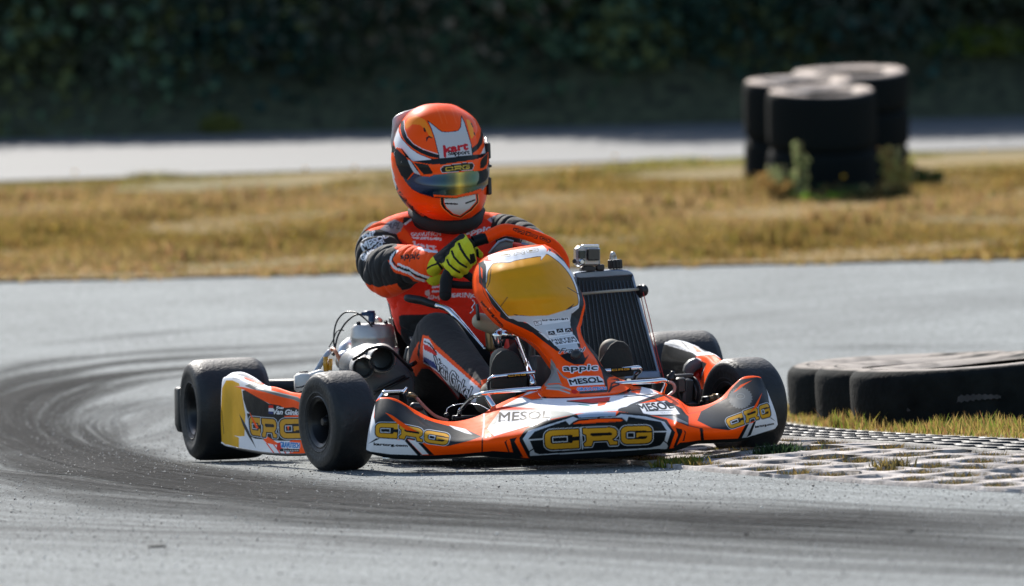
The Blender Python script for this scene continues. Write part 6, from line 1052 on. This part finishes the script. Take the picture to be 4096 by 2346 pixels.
# ------------------------------------------------------------------ wooded bank behind
def zb(X, Y): return zf(X, np.minimum(Y, 26)) - .02 + np.clip(Y - 25.7, 0, 20) * .55 + .15 * (1 + np.sin(X * .9 + Y)) * np.clip(Y - 25.7, 0, 1)
bankm = mat('dark_bank_soil', (.045, .052, .026), .95, var=.7); sheet('bank', np.linspace(-60, 60, 120), np.linspace(25.6, 46, 40), zb, bankm)
def leaves(name, n, xs, ys, zr, size, seed, cols, clump):
    g = np.random.default_rng(seed); nc = clump; cx = g.uniform(*xs, nc); cy = g.uniform(*ys, nc); cr_ = g.uniform(.25, .9, nc); cz = zb(cx, cy) + g.uniform(zr[0], zr[1], nc); tone = np.array(cols)[g.integers(0, len(cols), nc)] * g.uniform(.6, 2.4, (nc, 1))
    i = g.integers(0, nc, n); d = g.normal(0, 1, (n, 3)); d /= np.linalg.norm(d, axis=1)[:, None]; r = g.uniform(.4, 1, n) ** .5
    C = np.stack([cx[i], cy[i], cz[i]], 1) + d * (r * cr_[i])[:, None] * np.array([1, .8, .8]); s = size * g.uniform(.5, 1.4, n); a = g.normal(0, 1, (n, 3)); a /= np.linalg.norm(a, axis=1)[:, None]; b = np.cross(a, g.normal(0, 1, (n, 3))); b /= np.linalg.norm(b, axis=1)[:, None]
    V = np.stack([C - a * s[:, None], C + b * (s * .6)[:, None], C + a * s[:, None], C - b * (s * .6)[:, None]], 1).reshape(-1, 3); me = mesh_np(name, V, np.arange(n * 4).reshape(-1, 4)); setcol(me, np.repeat(tone[i] * g.uniform(.7, 1.3, (n, 1)), 4, 0)); return me
LF = mat('woodland_leaves', (.05, .07, .03), .9, attr=True, spec=.03)
me = leaves('woodland', 560000, (-9, 9.5), (26.05, 31.5), (-.2, .95), .036, 21, [(.035, .06, .035), (.025, .05, .04), (.045, .06, .04), (.09, .075, .055), (.012, .03, .026), (.014, .03, .022), (.06, .07, .055), (.07, .08, .03)], 1300); tag(link('woodland', me, LF, smooth=False), 'dark shaded undergrowth and woodland filling the background behind the far track', 'woodland', kind='stuff')
me = leaves('woodland_edge', 70000, (-.5, 7.5), (26.3, 28.5), (.9, 2.), .036, 29, [(.03, .055, .035), (.025, .045, .035), (.012, .03, .025)], 260); tag(link('woodland_edge', me, LF, smooth=False), 'taller dark thicket behind the tyre stacks at the edge of the woodland', 'woodland', kind='stuff')
me = leaves('woodland_canopy', 90000, (-16, 16), (36, 44), (.5, 2.2), .09, 22, [(.03, .05, .03), (.05, .06, .03)], 500); tag(link('woodland_canopy', me, LF, smooth=False), 'dark tree canopy above the undergrowth at the top of the photo', 'woodland', kind='stuff')
def bush(sx, sy, Y, r, n, cols, label, seed, hh=.7):
    g = np.random.default_rng(seed); P = W(sx, sy, Y); P[2] = float(zb(P[0], P[1])); d = g.normal(0, 1, (n, 3)); d /= np.linalg.norm(d, axis=1)[:, None]; C = d * (g.uniform(.3, 1, n)[:, None]) * np.array([r, r * .6, r * hh]); C[:, 2] = np.abs(C[:, 2]); s = .03 * g.uniform(.6, 1.4, n); a = g.normal(0, 1, (n, 3)); b = g.normal(0, 1, (n, 3))
    V = np.stack([C - a * s[:, None], C + b * s[:, None] * .5, C + a * s[:, None], C - b * s[:, None] * .5], 1).reshape(-1, 3); me = mesh_np('leaves', V, np.arange(n * 4).reshape(-1, 4)); setcol(me, np.repeat(np.array(cols)[g.integers(0, len(cols), n)], 4, 0)); e = empty('bush', P); o = link('leaves', me, GR, smooth=False); o.parent = e; tag(e, label, 'bush')
bush(880, 555, 25.75, .14, 400, [(.2, .21, .06), (.16, .18, .05)], 'small yellow green bush on the far edge of the far track, left of the helmet', 31); bush(3920, 450, 26.4, .35, 900, [(.14, .2, .04), (.2, .24, .05)], 'lighter green bush on the bank at the far right', 32, .4); bush(600, 330, 27.2, .22, 400, [(.12, .16, .12)], 'grey green bush in the dark bank at the left', 33); bush(3780, 150, 27.6, .25, 400, [(.16, .13, .09)], 'brownish bush in the dark bank at the upper right', 34, 1.2)
# rubber crumbs on the track
for k, (sx, sy, s, lb) in enumerate(((628, 2190, .022, 'largest black rubber scrap, lying alone on the asphalt in front of the rear wheel side'), (2985, 2142, .006, 'tiny black rubber crumb on the asphalt in front of the kart nose'), (3640, 2130, .010, 'small black rubber crumb on the asphalt in front of the kerb pavers'))):
    P = gnd(sx, sy); q = MB(); q.ell((0, 0, .002), (s, s * .9, .0035), n=10); o = link('rubber_scrap', q, M['sole']); o.location = P; tag(o, lb, 'debris')
#@@LIGHT
# ================================================================== light, sky, camera
SUN = Vector((-.27, .74, .61)).normalized(); el = math.asin(SUN.z); az = math.atan2(SUN.x, SUN.y)
l = bpy.data.lights.new('sun', 'SUN'); l.energy = 4.2; l.angle = R_(.5); l.color = (1., .95, .88); o = bpy.data.objects.new('sun', l); COL.objects.link(o); o.rotation_euler = SUN.to_track_quat('Z', 'Y').to_euler(); o.location = (0, 0, 10)
w = bpy.data.worlds.new('World'); S.world = w; w.use_nodes = True; nt = w.node_tree; sk = nt.nodes.new('ShaderNodeTexSky'); sk.sky_type = 'NISHITA'; sk.sun_disc = False; sk.sun_elevation = el; sk.sun_rotation = az; sk.altitude = 0; sk.dust_density = 1.; nt.links.new(sk.outputs[0], nt.nodes['Background'].inputs[0]); nt.nodes['Background'].inputs[1].default_value = .10
cd = bpy.data.cameras.new('camera'); co = bpy.data.objects.new('camera', cd); COL.objects.link(co); S.camera = co
cd.sensor_width = 36; cd.lens = FPX / 4096 * 36; cd.clip_end = 4000; cd.clip_start = .5
Mx = Matrix((tuple(VR), tuple(VU), tuple(-cF))).transposed().to_4x4(); Mx.translation = Vector(CAM); co.matrix_world = Mx
cd.dof.use_dof = True; cd.dof.focus_distance = 20.0; cd.dof.aperture_fstop = 5.0
S.view_settings.view_transform = 'Standard'; S.view_settings.look = 'None'; S.view_settings.exposure = .95; S.view_settings.gamma = 1
for o in bpy.data.objects:
    if '_o' in o: del o['_o']
